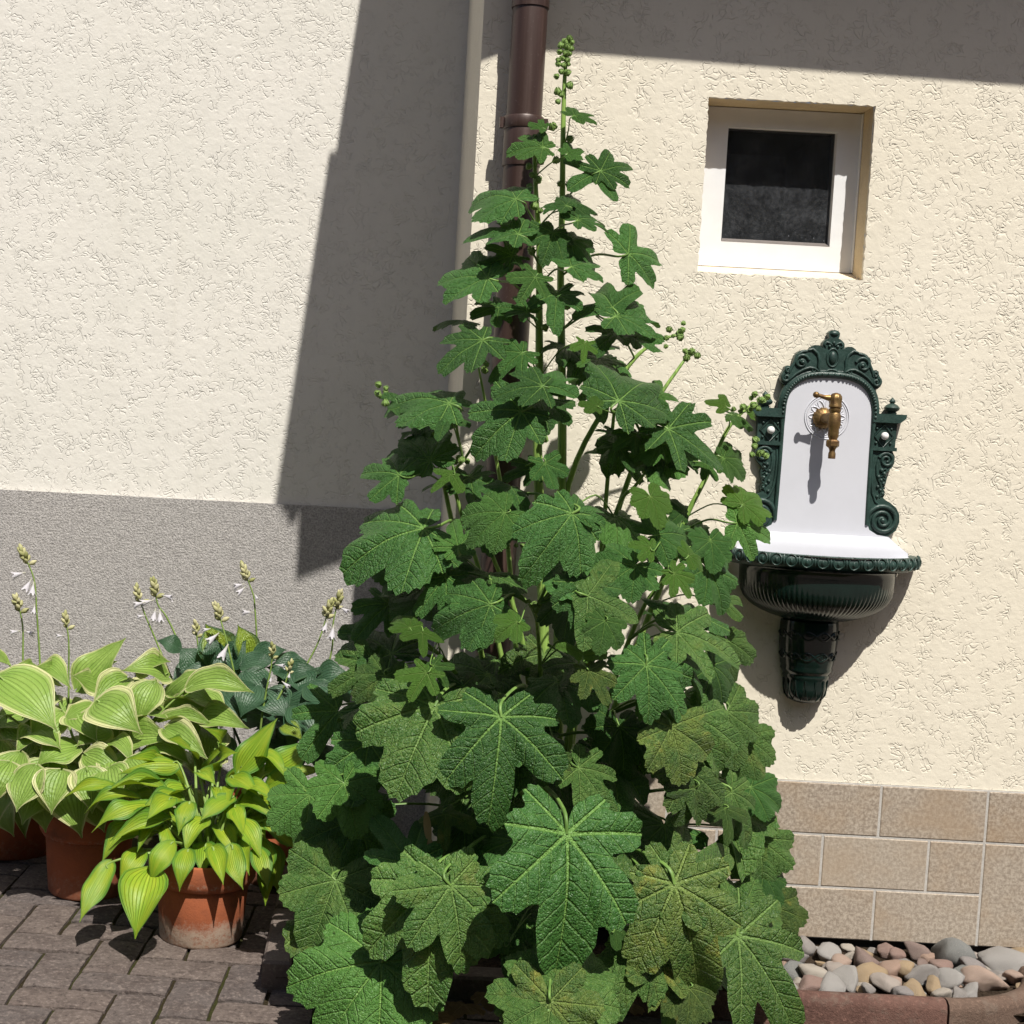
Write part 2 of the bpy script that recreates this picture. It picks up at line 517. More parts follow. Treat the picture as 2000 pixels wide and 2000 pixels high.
# outer fixed frame showing as a thin step on the right
MB().box(ox1 - .0028, ox1 - .0005, RD - .012, RD + .05, zf0, oz1 - .003).build('fixed_frame', M['frame_white'], win, smooth=0)
gk = MB()
gk.add([(gx0, RD - .0005, gz0), (gx1, RD - .0005, gz0), (gx1 - .006, RD + .018, gz0 + .009), (gx0 + .006, RD + .018, gz0 + .009)], [(0, 1, 2, 3)])
gk.build('glazing_bead', M['gasket'], win, smooth=0, fix=False)
def glass():
    g = G('dusty_dark_glass')
    p = g.obj()
    n1, n2 = g.noise(p, 16, 5, 0.65), g.noise(p, 130, 3, 0.7)
    z = g.n('SeparateXYZ', {0: p}).outputs[2]
    dust = g.math('MULTIPLY', g.step(n1, 0.30, 0.75, 0.03, 0.065), g.step(n2, 0.2, 0.8, 0.6, 1.5))
    spots = g.math('MULTIPLY', g.step(g.noise(p, 210, 2, 0.5), 0.70, 0.76, 0, 0.5), g.step(z, gz0 - oz0 + 0.005, gz0 - oz0 + 0.05, 1, 0))
    dif = g.n('BsdfDiffuse', {'Color': (0.62, 0.66, 0.72, 1)})
    tr = g.n('BsdfTransparent', {'Color': (0.5, 0.5, 0.5, 1)})
    gl = g.n('BsdfGlossy', {'Color': (0.9, 0.92, 0.95, 1), 'Roughness': 0.03})
    fz = g.n('Fresnel', {'IOR': 1.45})
    a = g.n('MixShader', {0: fz.outputs[0], 1: tr.outputs[0], 2: gl.outputs[0]})
    b = g.n('MixShader', {0: g.math('ADD', dust, spots, clamp=True), 1: a.outputs[0], 2: dif.outputs[0]})
    return g.done(b)
MB().box(gx0 - .003, gx1 + .003, RD + .02, RD + .024, gz0 - .003, gz1 + .003).build('pane', glass(), win, smooth=0)
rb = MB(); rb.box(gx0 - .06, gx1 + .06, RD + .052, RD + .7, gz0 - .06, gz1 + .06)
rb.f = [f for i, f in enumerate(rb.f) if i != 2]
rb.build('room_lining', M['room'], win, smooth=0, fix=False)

# tiled plinth
def tile_mat():
    g = G('beige_stone_tile')
    p = g.obj(); r = g.rand()
    off = g.n('CombineXYZ', {0: g.math('MULTIPLY', r, 53.0), 1: 0.0, 2: g.math('MULTIPLY', r, 17.0)}).outputs[0]
    q = g.n('VectorMath', {0: p, 1: off}, operation='ADD').outputs[0]
    n1, n2, n3 = g.noise(q, 5, 4, 0.6), g.noise(q, 120, 4, 0.75), g.noise(q, 22, 4, 0.7)
    c = g.mix(g.step(n2, 0.36, 0.66), (0.235, 0.19, 0.148), (0.46, 0.395, 0.32))
    c = g.mix(g.step(n1, 0.42, 0.68, 0, 0.55), c, (0.33, 0.23, 0.14))
    c = g.mix(g.step(n3, 0.55, 0.8, 0, 0.45), c, (0.24, 0.175, 0.125))
    c = g.mix(g.math('MULTIPLY', r, 0.35), c, (0.47, 0.42, 0.35))
    return g.done(g.bsdf(c, 0.75, 0.35, g.bump(n2, 0.0006)))
plinth = empty('tiled_plinth', (corner, -0.006, ZB), parent=house)
TM = tile_mat()
def tilebox(x0, x1, z0, z1):
    j = 0.0028
    x0 += j; x1 -= j; z0 += j; z1 -= j
    b = 0.0018
    yf, yb = -0.008, 0.01
    mb = MB().add([(x0, yb, z0), (x1, yb, z0), (x1, yb, z1), (x0, yb, z1), (x0, yf + b, z0), (x1, yf + b, z0), (x1, yf + b, z1), (x0, yf + b, z1),
                   (x0 + b, yf, z0 + b), (x1 - b, yf, z0 + b), (x1 - b, yf, z1 - b), (x0 + b, yf, z1 - b)],
                  [(0, 1, 5, 4), (1, 2, 6, 5), (2, 3, 7, 6), (3, 0, 4, 7), (4, 5, 9, 8), (5, 6, 10, 9), (6, 7, 11, 10), (7, 4, 8, 11), (8, 9, 10, 11)])
    mb.build('tile', TM, plinth, origin=((x0 + x1) / 2, 0, (z0 + z1) / 2), smooth=0)
h3 = (ZT - ZB) / 3
xj = at(1921, 1640, 0).x; tw = 0.2525
jr = [at(1717, 1580, 0).x, at(1602, 1685, 0).x, at(1703, 1790, 0).x]
for row in range(3):
    z1 = ZT - row * h3; z0 = z1 - h3
    xs = sorted({xj} | {jr[row] + k * tw for k in range(-6, 2) if corner + 0.02 < jr[row] + k * tw < xj - 0.02} | {corner + 0.002})
    for p, q in zip(xs, xs[1:]): tilebox(p, q, z0, z1)
tilebox(xj, xj + tw * 1.3, ZT - h3, ZT)
tilebox(xj, xj + tw * 1.1, ZB, ZT - h3)

# roof, fascia, gutter: above the frame, they throw the shade at the top and on the left wall
roof = empty('roof', (corner, -0.45, 2.8), parent=house)
OE = 0.46
ze = at(1040, 95, 0).z + SK * OE
xv = at(548, 985, LW).x + SX * (LW + OE)
zv = at(548, 985, LW).z + SK * (LW + OE)
sl = math.tan(R(52))
def rb_(x0, x1, o0, o1, zb, zt, mb=None):
    mb = mb or MB()
    return mb.add([(x0, -o0, zb), (x1, -o0, zb), (x1, -o1, zb + (o0 - o1) * sl), (x0, -o1, zb + (o0 - o1) * sl), (x0, -o0, zt), (x1, -o0, zt), (x1, -o1, zt + (o0 - o1) * sl), (x0, -o1, zt + (o0 - o1) * sl)],
                  [(0, 3, 2, 1), (4, 5, 6, 7), (0, 1, 5, 4), (1, 2, 6, 5), (2, 3, 7, 6), (3, 0, 4, 7)])
rmat = grit('roof_tiles_red', (0.20, 0.07, 0.045), (0.27, 0.10, 0.06), 60, 0.003)
slab = rb_(xv, 3.3, OE, -3.6, zv - 0.05, zv)
slab.build('roof_deck', rmat, roof, smooth=0)
brd = rb_(xv + .01, xv + .035, OE - .02, -3.6, zv - 0.11, zv - 0.052)
brd.build('verge_board', M['soffit'], roof, smooth=0)
# verge tiles, lapped: each one steps out a little
for k in range(12):
    o0 = OE - 0.34 * k
    rb_(xv - 0.012, xv + .1, o0 + .02, o0 - .33, zv + 0.003, zv + 0.028).build('verge_tile', rmat, roof, smooth=0)
gut = MB()
xg0 = at(578, 1060, LW).x + SX * (LW + OE); xg1 = 3.3
zg = ze
prof = [(0.0, 0.115), (0.004, 0.06), (0.02, 0.02), (0.05, 0.0), (0.09, 0.0), (0.12, 0.02), (0.136, 0.06), (0.14, 0.115)]
nv = len(prof)
vs = []
for x in (xg0 + 0.25, xg1):
    for o, z in prof: vs.append((x, -OE - 0.0 + o, zg - 0.055 + z - 0.021 * (x - xg0 - 0.25)))
gut.add(vs, [(k, k + 1, nv + k + 1, nv + k) for k in range(nv - 1)] + [tuple(range(nv))])
# added slanted end piece, unseen: shaped to throw the diagonal shade edge at the corner
dz = 0.11
gut.add([(xg0, -OE + .0, zg - dz), (xg0 + .255, -OE + .0, zg + .004), (xg0 + .255, -OE + .0, zg + .12), (xg0, -OE + .0, zg + .12),
         (xg0, -OE + .14, zg - dz), (xg0 + .255, -OE + .14, zg + .004), (xg0 + .255, -OE + .14, zg + .12), (xg0, -OE + .14, zg + .12)],
        [(0, 3, 2, 1), (4, 5, 6, 7), (0, 1, 5, 4), (1, 2, 6, 5), (2, 3, 7, 6), (3, 0, 4, 7)])
copper = m_plain('brown_sheet_metal', (0.10, 0.055, 0.045), 0.35, 0.5, 0.5, 0.2, 25)
gut.build('gutter', copper, roof, smooth=40)
MB().box(corner - .02, 3.3, -OE + .15, -OE + .17, zg + 0.0, zv + .0).build('fascia_board', M['soffit'], roof, smooth=0)
MB().box(corner - .02, 3.3, -OE + .17, 0.2, zg + .06, zg + .075).build('soffit', M['soffit'], roof, smooth=0)
bk = at(1604, 128, 0); 
MB().box(bk.x + SX * OE - .014, bk.x + SX * OE + .014, -OE - .004, -OE + .05, zg + .005, zg + .1).build('gutter_bracket', copper, roof, smooth=0)

# ------------------------------------------------------------------ left-hand house: off-white stucco over a grey plinth, set back
house2 = empty('rendered_house', (-1.0, LW, 0), 'off-white stucco wall above a grey rough plinth, set back on the left', 'house')
zl = at(300, 971, LW).z
MB().box(-2.6, corner + 0.0, LW, LW + 0.3, zl - 0.02, 3.6).build('wall', M['stucco_white'], house2, smooth=0)
MB().box(-2.6, corner - 0.001, LW - 0.016, LW + 0.25, -0.05, zl).build('plinth', M['plinth_grey'], house2, smooth=0)

# ------------------------------------------------------------------ downpipe
def pipe_mat():
    g = G('weathered_brown_downpipe')
    p = g.obj()
    st = g.n('VectorMath', {0: p, 1: (30.0, 30.0, 1.2)}, operation='MULTIPLY').outputs[0]
    n1, n2 = g.noise(st, 1.5, 4, 0.6), g.noise(p, 160, 4, 0.7)
    c = g.mix(g.step(n1, 0.35, 0.7), (0.050, 0.028, 0.022), (0.078, 0.046, 0.038))
    c = g.mix(g.step(n2, 0.63, 0.75, 0, 0.5), c, (0.33, 0.28, 0.25))
    return g.done(g.bsdf(c, g.step(n1, 0.3, 0.7, 0.36, 0.5), 0.5, g.bump(n2, 0.0002), 0.15))
PMT = pipe_mat()
pr, py_ = 0.0405, -0.062
p0, p1 = at(1042, 12, py_), at(1017, 240, py_)
pipe_x = (p0.x + p1.x) / 2
dp = empty('downpipe', (pipe_x, py_, 0.0), 'brown metal downpipe with a clamp, running down beside the wall corner', 'downpipe')
zc = at(1022, 252, py_).z; zs = at(1040, 12, py_).z
MB().lathe([(pr, 0.02), (pr, zc - .03)], (pipe_x, py_, 0), n=40).build('lower_pipe', PMT, dp)
MB().lathe([(pr * 1.06, zc - .085), (pr * 1.075, zc - .08), (pr * 1.075, zc - .004), (pr * 1.05, zc), (pr * 0.985, zc + .001), (pr * .985, zs), (pr * .9, zs + .03)], (pipe_x, py_, 0), n=40).build('upper_pipe', PMT, dp)
MB().lathe([(pr * 1.05, zs - .006), (pr * 1.05, zs + .7)], (pipe_x, py_, 0), n=40).build('socket', PMT, dp)
cl = MB().lathe([(pr * 1.10, zc - .002), (pr * 1.15, zc + .002), (pr * 1.15, zc + .022), (pr * 1.10, zc + .026)], (pipe_x, py_, 0), n=40)
cl.box(pipe_x - pr * 1.34, pipe_x - pr * 1.08, py_ - .008, py_ + .008, zc + .0, zc + .024)
cl.box(pipe_x + pr * 1.08, pipe_x + pr * 1.34, py_ - .008, py_ + .008, zc + .0, zc + .024)
cl.build('clamp', PMT, dp)


# ------------------------------------------------------------------ soil bed, kerbs, pebbles
soil = MB()
bx0 = kb.x + 0.03
def soil_z(x, y):
    return 0.012 + 0.022 * noise.noise(Vector((x * 5, y * 5, 0))) + 0.010 * noise.noise(Vector((x * 22, y * 22, 3)))
NXS, NYS = 70, 34
vs = [(bx0 + (2.1 - bx0) * i / NXS, kb.y + (LW - kb.y) * j / NYS, 0) for j in range(NYS + 1) for i in range(NXS + 1)]
vs = [(x, y, soil_z(x, y)) for x, y, z in vs]
soil.add(vs, [(j * (NXS + 1) + i, j * (NXS + 1) + i + 1, (j + 1) * (NXS + 1) + i + 1, (j + 1) * (NXS + 1) + i) for j in range(NYS) for i in range(NXS)])
tag(soil.build('soil_bed', M['soil'], smooth=60), kind='structure')

def kerb_mat(name, a, b):
    g = G(name)
    p = g.obj()
    n1, n2, n3 = g.noise(p, 9, 4, 0.6), g.noise(p, 120, 5, 0.7), g.noise(p, 420, 2, 0.6)
    c = g.mix(g.step(n1, 0.35, 0.7), a, b)
    c = g.mix(g.step(n2, 0.50, 0.70, 0, 0.6), c, tuple(min(1, x * 1.7) for x in b))
    c = g.mix(g.step(g.noise(p, 26, 4, 0.7), 0.5, 0.72, 0, 0.55), c, (0.16, 0.125, 0.10))
    c = g.mix(g.step(n2, 0.3, 0.42, 0.5, 0), c, tuple(x * 0.45 for x in a))
    return g.done(g.bsdf(c, 0.9, 0.25, g.bump(g.math('ADD', n2, g.math('MULTIPLY', n3, 0.4)), 0.003)))
def bevbox(mb, x0, x1, y0, y1, z0, z1, b=0.006):
    vs = []
    for z, i in ((z0, 0), (z1 - b, 0), (z1, b)):
        vs += [(x0 + i, y0 + i, z), (x1 - i, y0 + i, z), (x1 - i, y1 - i, z), (x0 + i, y1 - i, z)]
    fs = [(8, 9, 10, 11), (3, 2, 1, 0)]
    for r_ in (0, 4):
        for k in range(4): fs.append((r_ + k, r_ + (k + 1) % 4, r_ + 4 + (k + 1) % 4, r_ + 4 + k))
    return mb.add(vs, fs)
KL = empty('bed_edging', (bed_left, -0.2, 0), 'low grey-brown concrete blocks edging the planting bed beside the terracotta pot', 'edging')
km = kerb_mat('brown_concrete_block', (0.125, 0.096, 0.082), (0.17, 0.138, 0.12))
ka = at_ground(522, 1808, 0.055); kb = at_ground(512, 1880, 0.055)
w_ = 0.062
for k in range(5):
    y0_ = kb.y + .19 * k
    bevbox(MB(), kb.x + rnd.uniform(-.003, .003), kb.x + w_, y0_ + .002, y0_ + .186, -.03, 0.055 + rnd.uniform(-.004, .004)).build('kerb_stone', km, KL)
bevbox(MB(), kb.x + w_ + .004, kb.x + w_ + .16, kb.y - .0, kb.y + .07, -.03, 0.052).build('kerb_stone', km, KL)
for k in range(1, 7):
    bevbox(MB(), kb.x + w_ + .004 + .165 * k, kb.x + w_ + .16 + .165 * k, kb.y + rnd.uniform(-.004, .004), kb.y + .07, -.03, 0.05 + rnd.uniform(-.006, .004)).build('kerb_stone', km, KL)

# red-brown kerb round the pebbles on the right; its last stone bends towards the wall
KR = empty('pebble_edging', (at_ground(1700, 1945, 0.06).x, -0.33, 0), 'rounded red-brown concrete kerb in front of the pebbles below the wall fountain', 'edging')
zk = 0.062
def kerb_run(path, mat, name='kerb_stone'):
    """path: front top edge polyline (x, y); a kerb 5 cm thick with a rounded head"""
    path = [Vector((x, y, 0)) for x, y in path]
    prof = [(0.0, -0.04), (0.0, zk - .022), (0.004, zk - .008), (0.014, zk - .001), (0.026, zk), (0.040, zk - .004), (0.048, zk - .014), (0.05, zk - .03), (0.05, -0.04)]
    vs = []
    for i, p in enumerate(path):
        t = (path[min(i + 1, len(path) - 1)] - path[max(i - 1, 0)]).normalized()
        nn = Vector((-t.y, t.x, 0))
        for o, z in prof: vs.append(p + nn * o + Vector((0, 0, z)))
    n = len(prof)
    fs = [(i * n + k, i * n + k + 1, (i + 1) * n + k + 1, (i + 1) * n + k) for i in range(len(path) - 1) for k in range(n - 1)]
    fs += [tuple(range(n)), tuple((len(path) - 1) * n + k for k in range(n))]
    MB().add(vs, fs).build(name, mat, KR, smooth=50)
k0, k1 = at_ground(1420, 1945, zk), at_ground(1853, 1958, zk)
kf = lambda x: k1.y + (k0.y - k1.y) * (k1.x - x) / (k1.x - k0.x)
km1 = kerb_mat('red_brown_kerb', (0.092, 0.048, 0.038), (0.140, 0.076, 0.060))
km2 = kerb_mat('olive_brown_kerb', (0.095, 0.062, 0.046), (0.135, 0.09, 0.068))  # bent end stone: olive tint stands in for the shade lying on it
L1 = 0.42
for k in range(2):
    kerb_run([(k1.x - L1 * (k + 1) + .003 + (L1 - .004) * i / 6, k1.y) for i in range(7)], km1)
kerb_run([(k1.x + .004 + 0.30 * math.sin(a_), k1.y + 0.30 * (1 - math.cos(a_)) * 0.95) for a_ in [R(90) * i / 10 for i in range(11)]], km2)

def stone_mat():
    g = G('river_pebble')
    p = g.obj(); r = g.rand()
    off = g.n('CombineXYZ', {0: g.math('MULTIPLY', r, 77.0), 1: g.math('MULTIPLY', r, 19.0), 2: g.math('MULTIPLY', r, 41.0)}).outputs[0]
    q = g.n('VectorMath', {0: p, 1: off}, operation='ADD').outputs[0]
    ramp = g.n('ValToRGB', {0: r}); cr = ramp.color_ramp; cr.interpolation = 'CONSTANT'
    cols = [(0.391, 0.255, 0.187), (0.306, 0.281, 0.263), (0.443, 0.315, 0.247), (0.205, 0.213, 0.205), (0.476, 0.425, 0.358), (0.298, 0.187, 0.153), (0.375, 0.358, 0.340), (0.408, 0.290, 0.162), (0.247, 0.170, 0.145), (0.425, 0.366, 0.323), (0.281, 0.255, 0.247)]
    cr.elements[0].color = (*cols[0], 1)
    cr.elements[1].position = 1 / len(cols); cr.elements[1].color = (*cols[1], 1)
    for i in range(2, len(cols)):
        e_ = cr.elements.new(i / len(cols)); e_.color = (*cols[i], 1)
    n1, n2 = g.noise(q, 38, 5, 0.7, 1.2), g.noise(q, 260, 4, 0.7)
    c = g.mix(g.step(n1, 0.52, 0.66, 0, 0.55), ramp.outputs[0], (0.42, 0.38, 0.35))
    c = g.mix(g.step(n1, 0.30, 0.44, 0.45, 0), c, (0.19, 0.14, 0.12))
    c = g.mix(g.step(n2, 0.4, 0.7, 0, 0.25), c, (0.48, 0.45, 0.42))
    return g.done(g.bsdf(c, 0.75, 0.35, g.bump(g.math('ADD', n1, n2), 0.0022)))
SM = stone_mat()
def stone_mesh(seed):
    rr = random.Random(seed)
    bm = bmesh.new()
    bmesh.ops.create_icosphere(bm, subdivisions=3, radius=1.0)
    sx, sy, sz = 1.0, rr.uniform(0.62, 0.9), rr.uniform(0.42, 0.66)
    cuts = [(Vector((rr.gauss(0, 1), rr.gauss(0, 1), rr.gauss(0, 1))).normalized(), rr.uniform(0.42, 0.80)) for _ in range(8)]
    for v in bm.verts:
        for n_, d_ in cuts:
            t = v.co.dot(n_) - d_
            if t > 0: v.co -= n_ * t * 0.8
        k = 1 + 0.22 * noise.noise(v.co * 1.3 + Vector((seed, 0, 0))) + 0.06 * noise.noise(v.co * 4 + Vector((0, seed, 0)))
        v.co = Vector((v.co.x * sx * k, v.co.y * sy * k, v.co.z * sz * k))
    me = bpy.data.meshes.new('stone'); bm.to_mesh(me); bm.free()
    me.shade_smooth(); me.materials.append(SM)
    return me
stm = [stone_mesh(20 + i) for i in range(9)]
bed = MB()
bxa, bxb = at_ground(1380, 1900, .03).x, k1.x + 0.31
bed.add([(bxa, k1.y + .04, 0.026), (bxb, k1.y + .04, 0.026), (bxb, -.004, 0.032), (bxa, -.004, 0.032)], [(0, 1, 2, 3)])
pebbles = tag(bed.build('pebble_bed', M['soil'], smooth=0), kind='structure')
def pebble(px, py, s, z=0.045, rot=None, tilt=None):
    p = at_ground(px, py, z)
    k = s * 0.5 * scl(p.y)
    mm = Matrix.Translation(p) @ Matrix.Rotation(rot if rot is not None else rnd.uniform(0, 6.28), 4, 'Z') @ Matrix.Rotation(rnd.uniform(-.5, .5) if tilt is None else tilt, 4, 'X') @ Matrix.Rotation(rnd.uniform(-.4, .4), 4, 'Y') @ Matrix.Scale(k, 4)
    link_mesh('stone', rnd.choice(stm), pebbles, mm)
for (px, py, s) in [(1575, 1850, 46), (1622, 1862, 58), (1690, 1878, 72), (1728, 1858, 40), (1752, 1866, 36), (1788, 1862, 52), (1812, 1870, 36), (1858, 1870, 92), (1840, 1885, 56), (1900, 1888, 62), (1955, 1882, 96), (1925, 1868, 26),
                    (1590, 1905, 74), (1630, 1895, 50), (1655, 1915, 80), (1700, 1905, 60), (1738, 1922, 58), (1735, 1898, 56), (1785, 1935, 46), (1805, 1905, 64), (1820, 1925, 46), (1870, 1942, 42), (1925, 1915, 84), (1880, 1905, 50),
                    (1580, 1930, 60), (1620, 1932, 66), (1850, 1915, 60), (1765, 1895, 50), (1700, 1930, 36), (1838, 1945, 44), (1760, 1940, 40), (1990, 1875, 60), (1980, 1910, 40), (1900, 1935, 40), (1668, 1868, 40), (1650, 1880, 44), (1770, 1880, 40), (1545, 1870, 50), (1550, 1900, 60), (1540, 1930, 50)]:
    pebble(px + rnd.uniform(-4, 4), py, s * 1.25)
for _ in range(110):
    px, py = rnd.uniform(1400, 2010), rnd.uniform(1852, 1945)
    pebble(px, py, rnd.uniform(22, 46), z=rnd.uniform(0.026, 0.038))

# ------------------------------------------------------------------ terracotta pots
def pot_mat(name, seed, lime):
    g = G(name)
    p = g.obj()
    q = g.n('VectorMath', {0: p, 1: (seed, seed, seed)}, operation='ADD').outputs[0]
    z = g.n('SeparateXYZ', {0: p}).outputs[2]
    n1, n2, n3 = g.noise(q, 16, 5, 0.65), g.noise(q, 90, 5, 0.75), g.noise(q, 300, 3, 0.7)
    c = g.mix(g.step(n1, 0.35, 0.7), (0.33, 0.098, 0.042), (0.26, 0.082, 0.040))
    lm = g.step(g.math('ADD', z, g.math('MULTIPLY', g.math('SUBTRACT', g.math('ADD', n1, n2), 1.0), 0.085)), 0.03, 0.068, 1.0, 0.0)
    c = g.mix(g.math('MULTIPLY', lm, g.step(n2, 0.3, 0.55, 0.25, 0.9 * lime)), c, (0.46, 0.37, 0.29))
    zr = g.step(g.math('ABSOLUTE', g.math('SUBTRACT', z, 0.150)), 0.0, 0.014, 1, 0)
    c = g.mix(g.math('MULTIPLY', zr, g.step(n2, 0.45, 0.7, 0, 0.55)), c, (0.40, 0.33, 0.26))
    c = g.mix(g.step(n1, 0.56, 0.75, 0, 0.4), c, (0.10, 0.055, 0.035))
    return g.done(g.bsdf(c, 0.85, 0.2, g.bump(g.math('ADD', n2, g.math('MULTIPLY', n3, .5)), 0.0010)))
def pot(name, loc, rb_, rr_, h, label, seed, lime=1.0):
    t = empty(name, loc, label, 'flowerpot', 'terracotta pots by the left wall')
    rim0 = h * 0.70
    ri = lambda z: rb_ + (rr_ * 0.93 - rb_) * z / h
    MB().lathe([(rb_ - .012, 0.002), (rb_ - .004, 0.0), (rb_, 0.006), (ri(rim0) - .001, rim0), (ri(rim0) - .003, rim0 + .004)], loc, n=56).build('body', pot_mat('terracotta_weathered', seed, lime), t)
    MB().lathe([(ri(rim0) - .004, rim0), (ri(rim0) + .006, rim0 - .002), (rr_ - .003, rim0 + .006), (rr_, rim0 + .012), (rr_ + .001, h - .012), (rr_ - .002, h - .003), (rr_ - .007, h), (rr_ - .014, h - .003), (rr_ - .018, h - .02), (rr_ - .022, h * .72)], loc, n=56).build('rim', pot_mat('terracotta_rim', seed + 3, lime * .7), t)
    MB().lathe([(0.0015, h - .022), (rr_ * .5, h - .02), (rr_ - .0185, h - .03)], loc, n=32).build('compost', M['soil'], t, fix=True)
    return t
pf = at_ground(395, 1857); pot_front = Vector((at(393, 1800, pf.y + .098).x, pf.y + .098, 0))
POT1 = pot('terracotta_pot', pot_front, 0.096, 0.122, 0.197, 'terracotta pot with whitish lime crust round its foot, holding the lime-green hosta', 1.0)
pl = at_ground(165, 1762); pot_mid = Vector((at(172, 1700, pl.y + .10).x, pl.y + .10, 0))
POT2 = pot('terracotta_pot', pot_mid, 0.098, 0.125, 0.215, 'shaded terracotta pot under the cream-edged hosta, left of the lime-crusted pot', 5.0, 0.1)
pq = at_ground(20, 1680); pot_far = Vector((at(22, 1640, pq.y + .12).x, pq.y + .12, 0))
POT3 = pot('terracotta_pot', pot_far, 0.13, 0.155, 0.20, 'dark shaded wide pot at the left edge of the picture', 8.0, 0.0)
pot_back = Vector((at(535, 1500, 0.42).x, 0.42, 0))
POT4 = pot('terracotta_pot', pot_back, 0.10, 0.13, 0.21, 'terracotta pot hidden behind the lime hosta, under the blue-green hosta', 12.0, 0.2)

# ------------------------------------------------------------------ wall fountain
def paint(name, col, rough, bumpd, var=0.25, coat=0.0):
    g = G(name)
    p = g.obj()
    n1, n2 = g.noise(p, 30, 4, 0.6), g.noise(p, 240, 4, 0.7)
    c = g.mix(g.step(n1, 0.3, 0.7), tuple(x * (1 - var) for x in col), tuple(x * (1 + var) for x in col))
    return g.done(g.bsdf(c, g.step(n2, 0.3, 0.7, rough * 0.8, rough * 1.25), 0.5, g.bump(g.math('ADD', n1, n2), bumpd), 0.0, **{'Coat Weight': coat, 'Coat Roughness': 0.08}))
M['iron'] = paint('dark_green_cast_iron', (0.022, 0.050, 0.041), 0.42, 0.0006)
M['iron_gloss'] = paint('glossy_dark_green_enamel', (0.006, 0.017, 0.014), 0.10, 0.00012, 0.1)
M['enamel'] = m_plain('white_enamel', (0.62, 0.63, 0.68), 0.22, 0.5, 0, 0.02, 15, 0.0002)
def brass():
    g = G('aged_brass')
    p = g.obj()
    n1, n2 = g.noise(p, 60, 4, 0.65), g.noise(p, 300, 3, 0.7)
    c = g.mix(g.step(n1, 0.38, 0.66), (0.27, 0.175, 0.070), (0.15, 0.085, 0.040))
    c = g.mix(g.step(n2, 0.55, 0.75, 0, 0.4), c, (0.09, 0.055, 0.03))
    return g.done(g.bsdf(c, g.step(n1, 0.3, 0.7, 0.38, 0.62), 0.5, g.bump(n2, 0.0005), 0.8))
M['brass'] = brass()
O = at(1600, 1072, -0.025); FO = Vector((O.x, 0.0, O.z)); FK = scl(-0.025)
def to(u, v, d): return Vector((FO.x + u * FK, -d, FO.z + v * FK))
ft = empty('wall_fountain', (FO.x, 0, FO.z), 'ornate dark green cast-iron wall fountain with white backplate and half-round basin', 'fountain')
# backplate with arched head and flared foot
arch = []
for i in range(25):
    a = math.pi * i / 24
    c_, s_ = math.cos(a), math.sin(a)
    arch.append((85 * math.copysign(abs(c_) ** 0.72, c_), 262 + 74 * abs(s_) ** 0.80))
right = [(168, 1), (150, 17), (135, 30), (112, 33), (96, 42), (89, 58), (88, 90), (86, 180)]
plate = right + arch + [(-u, v) for u, v in right[::-1]]
MB().prism(plate, 0.004, 0.022, to, 0.004).build('backplate', M['enamel'], ft, smooth=30)
led = MB()
for sgn in (1,):
    a_, b_, c_ = 0.0225, 0.034, 0.05
    pts = [(-133, 29, a_), (133, 29, a_), (136, 25, b_), (-136, 25, b_), (167, 1, c_), (-167, 1, c_), (168, -30, c_), (-168, -30, c_)]
    vs = [to(*p) for p in pts]
    led.add(vs, [(0, 1, 2, 3), (3, 2, 4, 5), (5, 4, 6, 7)])
    led.add([to(133, 29, a_), to(136, 25, b_), to(167, 1, c_), to(168, -4, c_), to(168, -4, .004), to(168, 1, .004)], [(0, 1, 2, 3, 4, 5)])
    led.add([to(-133, 29, a_), to(-136, 25, b_), to(-167, 1, c_), to(-168, -4, c_), to(-168, -4, .004), to(-168, 1, .004)], [(5, 4, 3, 2, 1, 0)])
led.build('back_ledge', M['enamel'], ft, smooth=30, fix=False)
# rosette embossed on the plate
ros = MB()
ring = [to(-3 + 43 * math.cos(t), 258 + 43 * math.sin(t), 0.0225) for t in [2 * math.pi * i / 48 for i in range(49)]]
ros.tube(ring, 0.0013, 6, cap=False)
ring = [to(-3 + 39 * math.cos(t), 258 + 39 * math.sin(t), 0.0222) for t in [2 * math.pi * i / 48 for i in range(49)]]
ros.tube(ring, 0.0009, 6, cap=False)
for k in range(12):
    t = 2 * math.pi * k / 12
    for s_ in (-1, 1):
        ros.tube([to(-3 + r_ * math.cos(t + s_ * w_), 258 + r_ * math.sin(t + s_ * w_), 0.0222) for r_, w_ in ((16, .20), (22, .21), (28, .17), (33, .09), (36, 0.0))], [.0012, .0022, .0022, .0016, .0008], 6)
    ros.tube([to(-3 + r_ * math.cos(t + .26), 258 + r_ * math.sin(t + .26), 0.0222) for r_ in (18, 26, 34)], [.0008, .0014, .0008], 6)
ros.build('rosette', M['enamel'], ft, smooth=60)

def spiral(cx, cy, r0, r1, a0, turns, n=28):
    return [(cx + (r0 + (r1 - r0) * i / n) * math.cos(a0 + turns * 2 * math.pi * i / n), cy + (r0 + (r1 - r0) * i / n) * math.sin(a0 + turns * 2 * math.pi * i / n)) for i in range(n + 1)]
def strip(mb, pts, rad, d, n=7, sgn=1):
    if not isinstance(rad, (list, tuple)): rad = [rad] * len(pts)
    mb.tube([to(sgn * u, v, d) for u, v in pts], [r_ * FK for r_ in rad], n)
def taper(n, a, b): return [a + (b - a) * i / (n - 1) for i in range(n)]

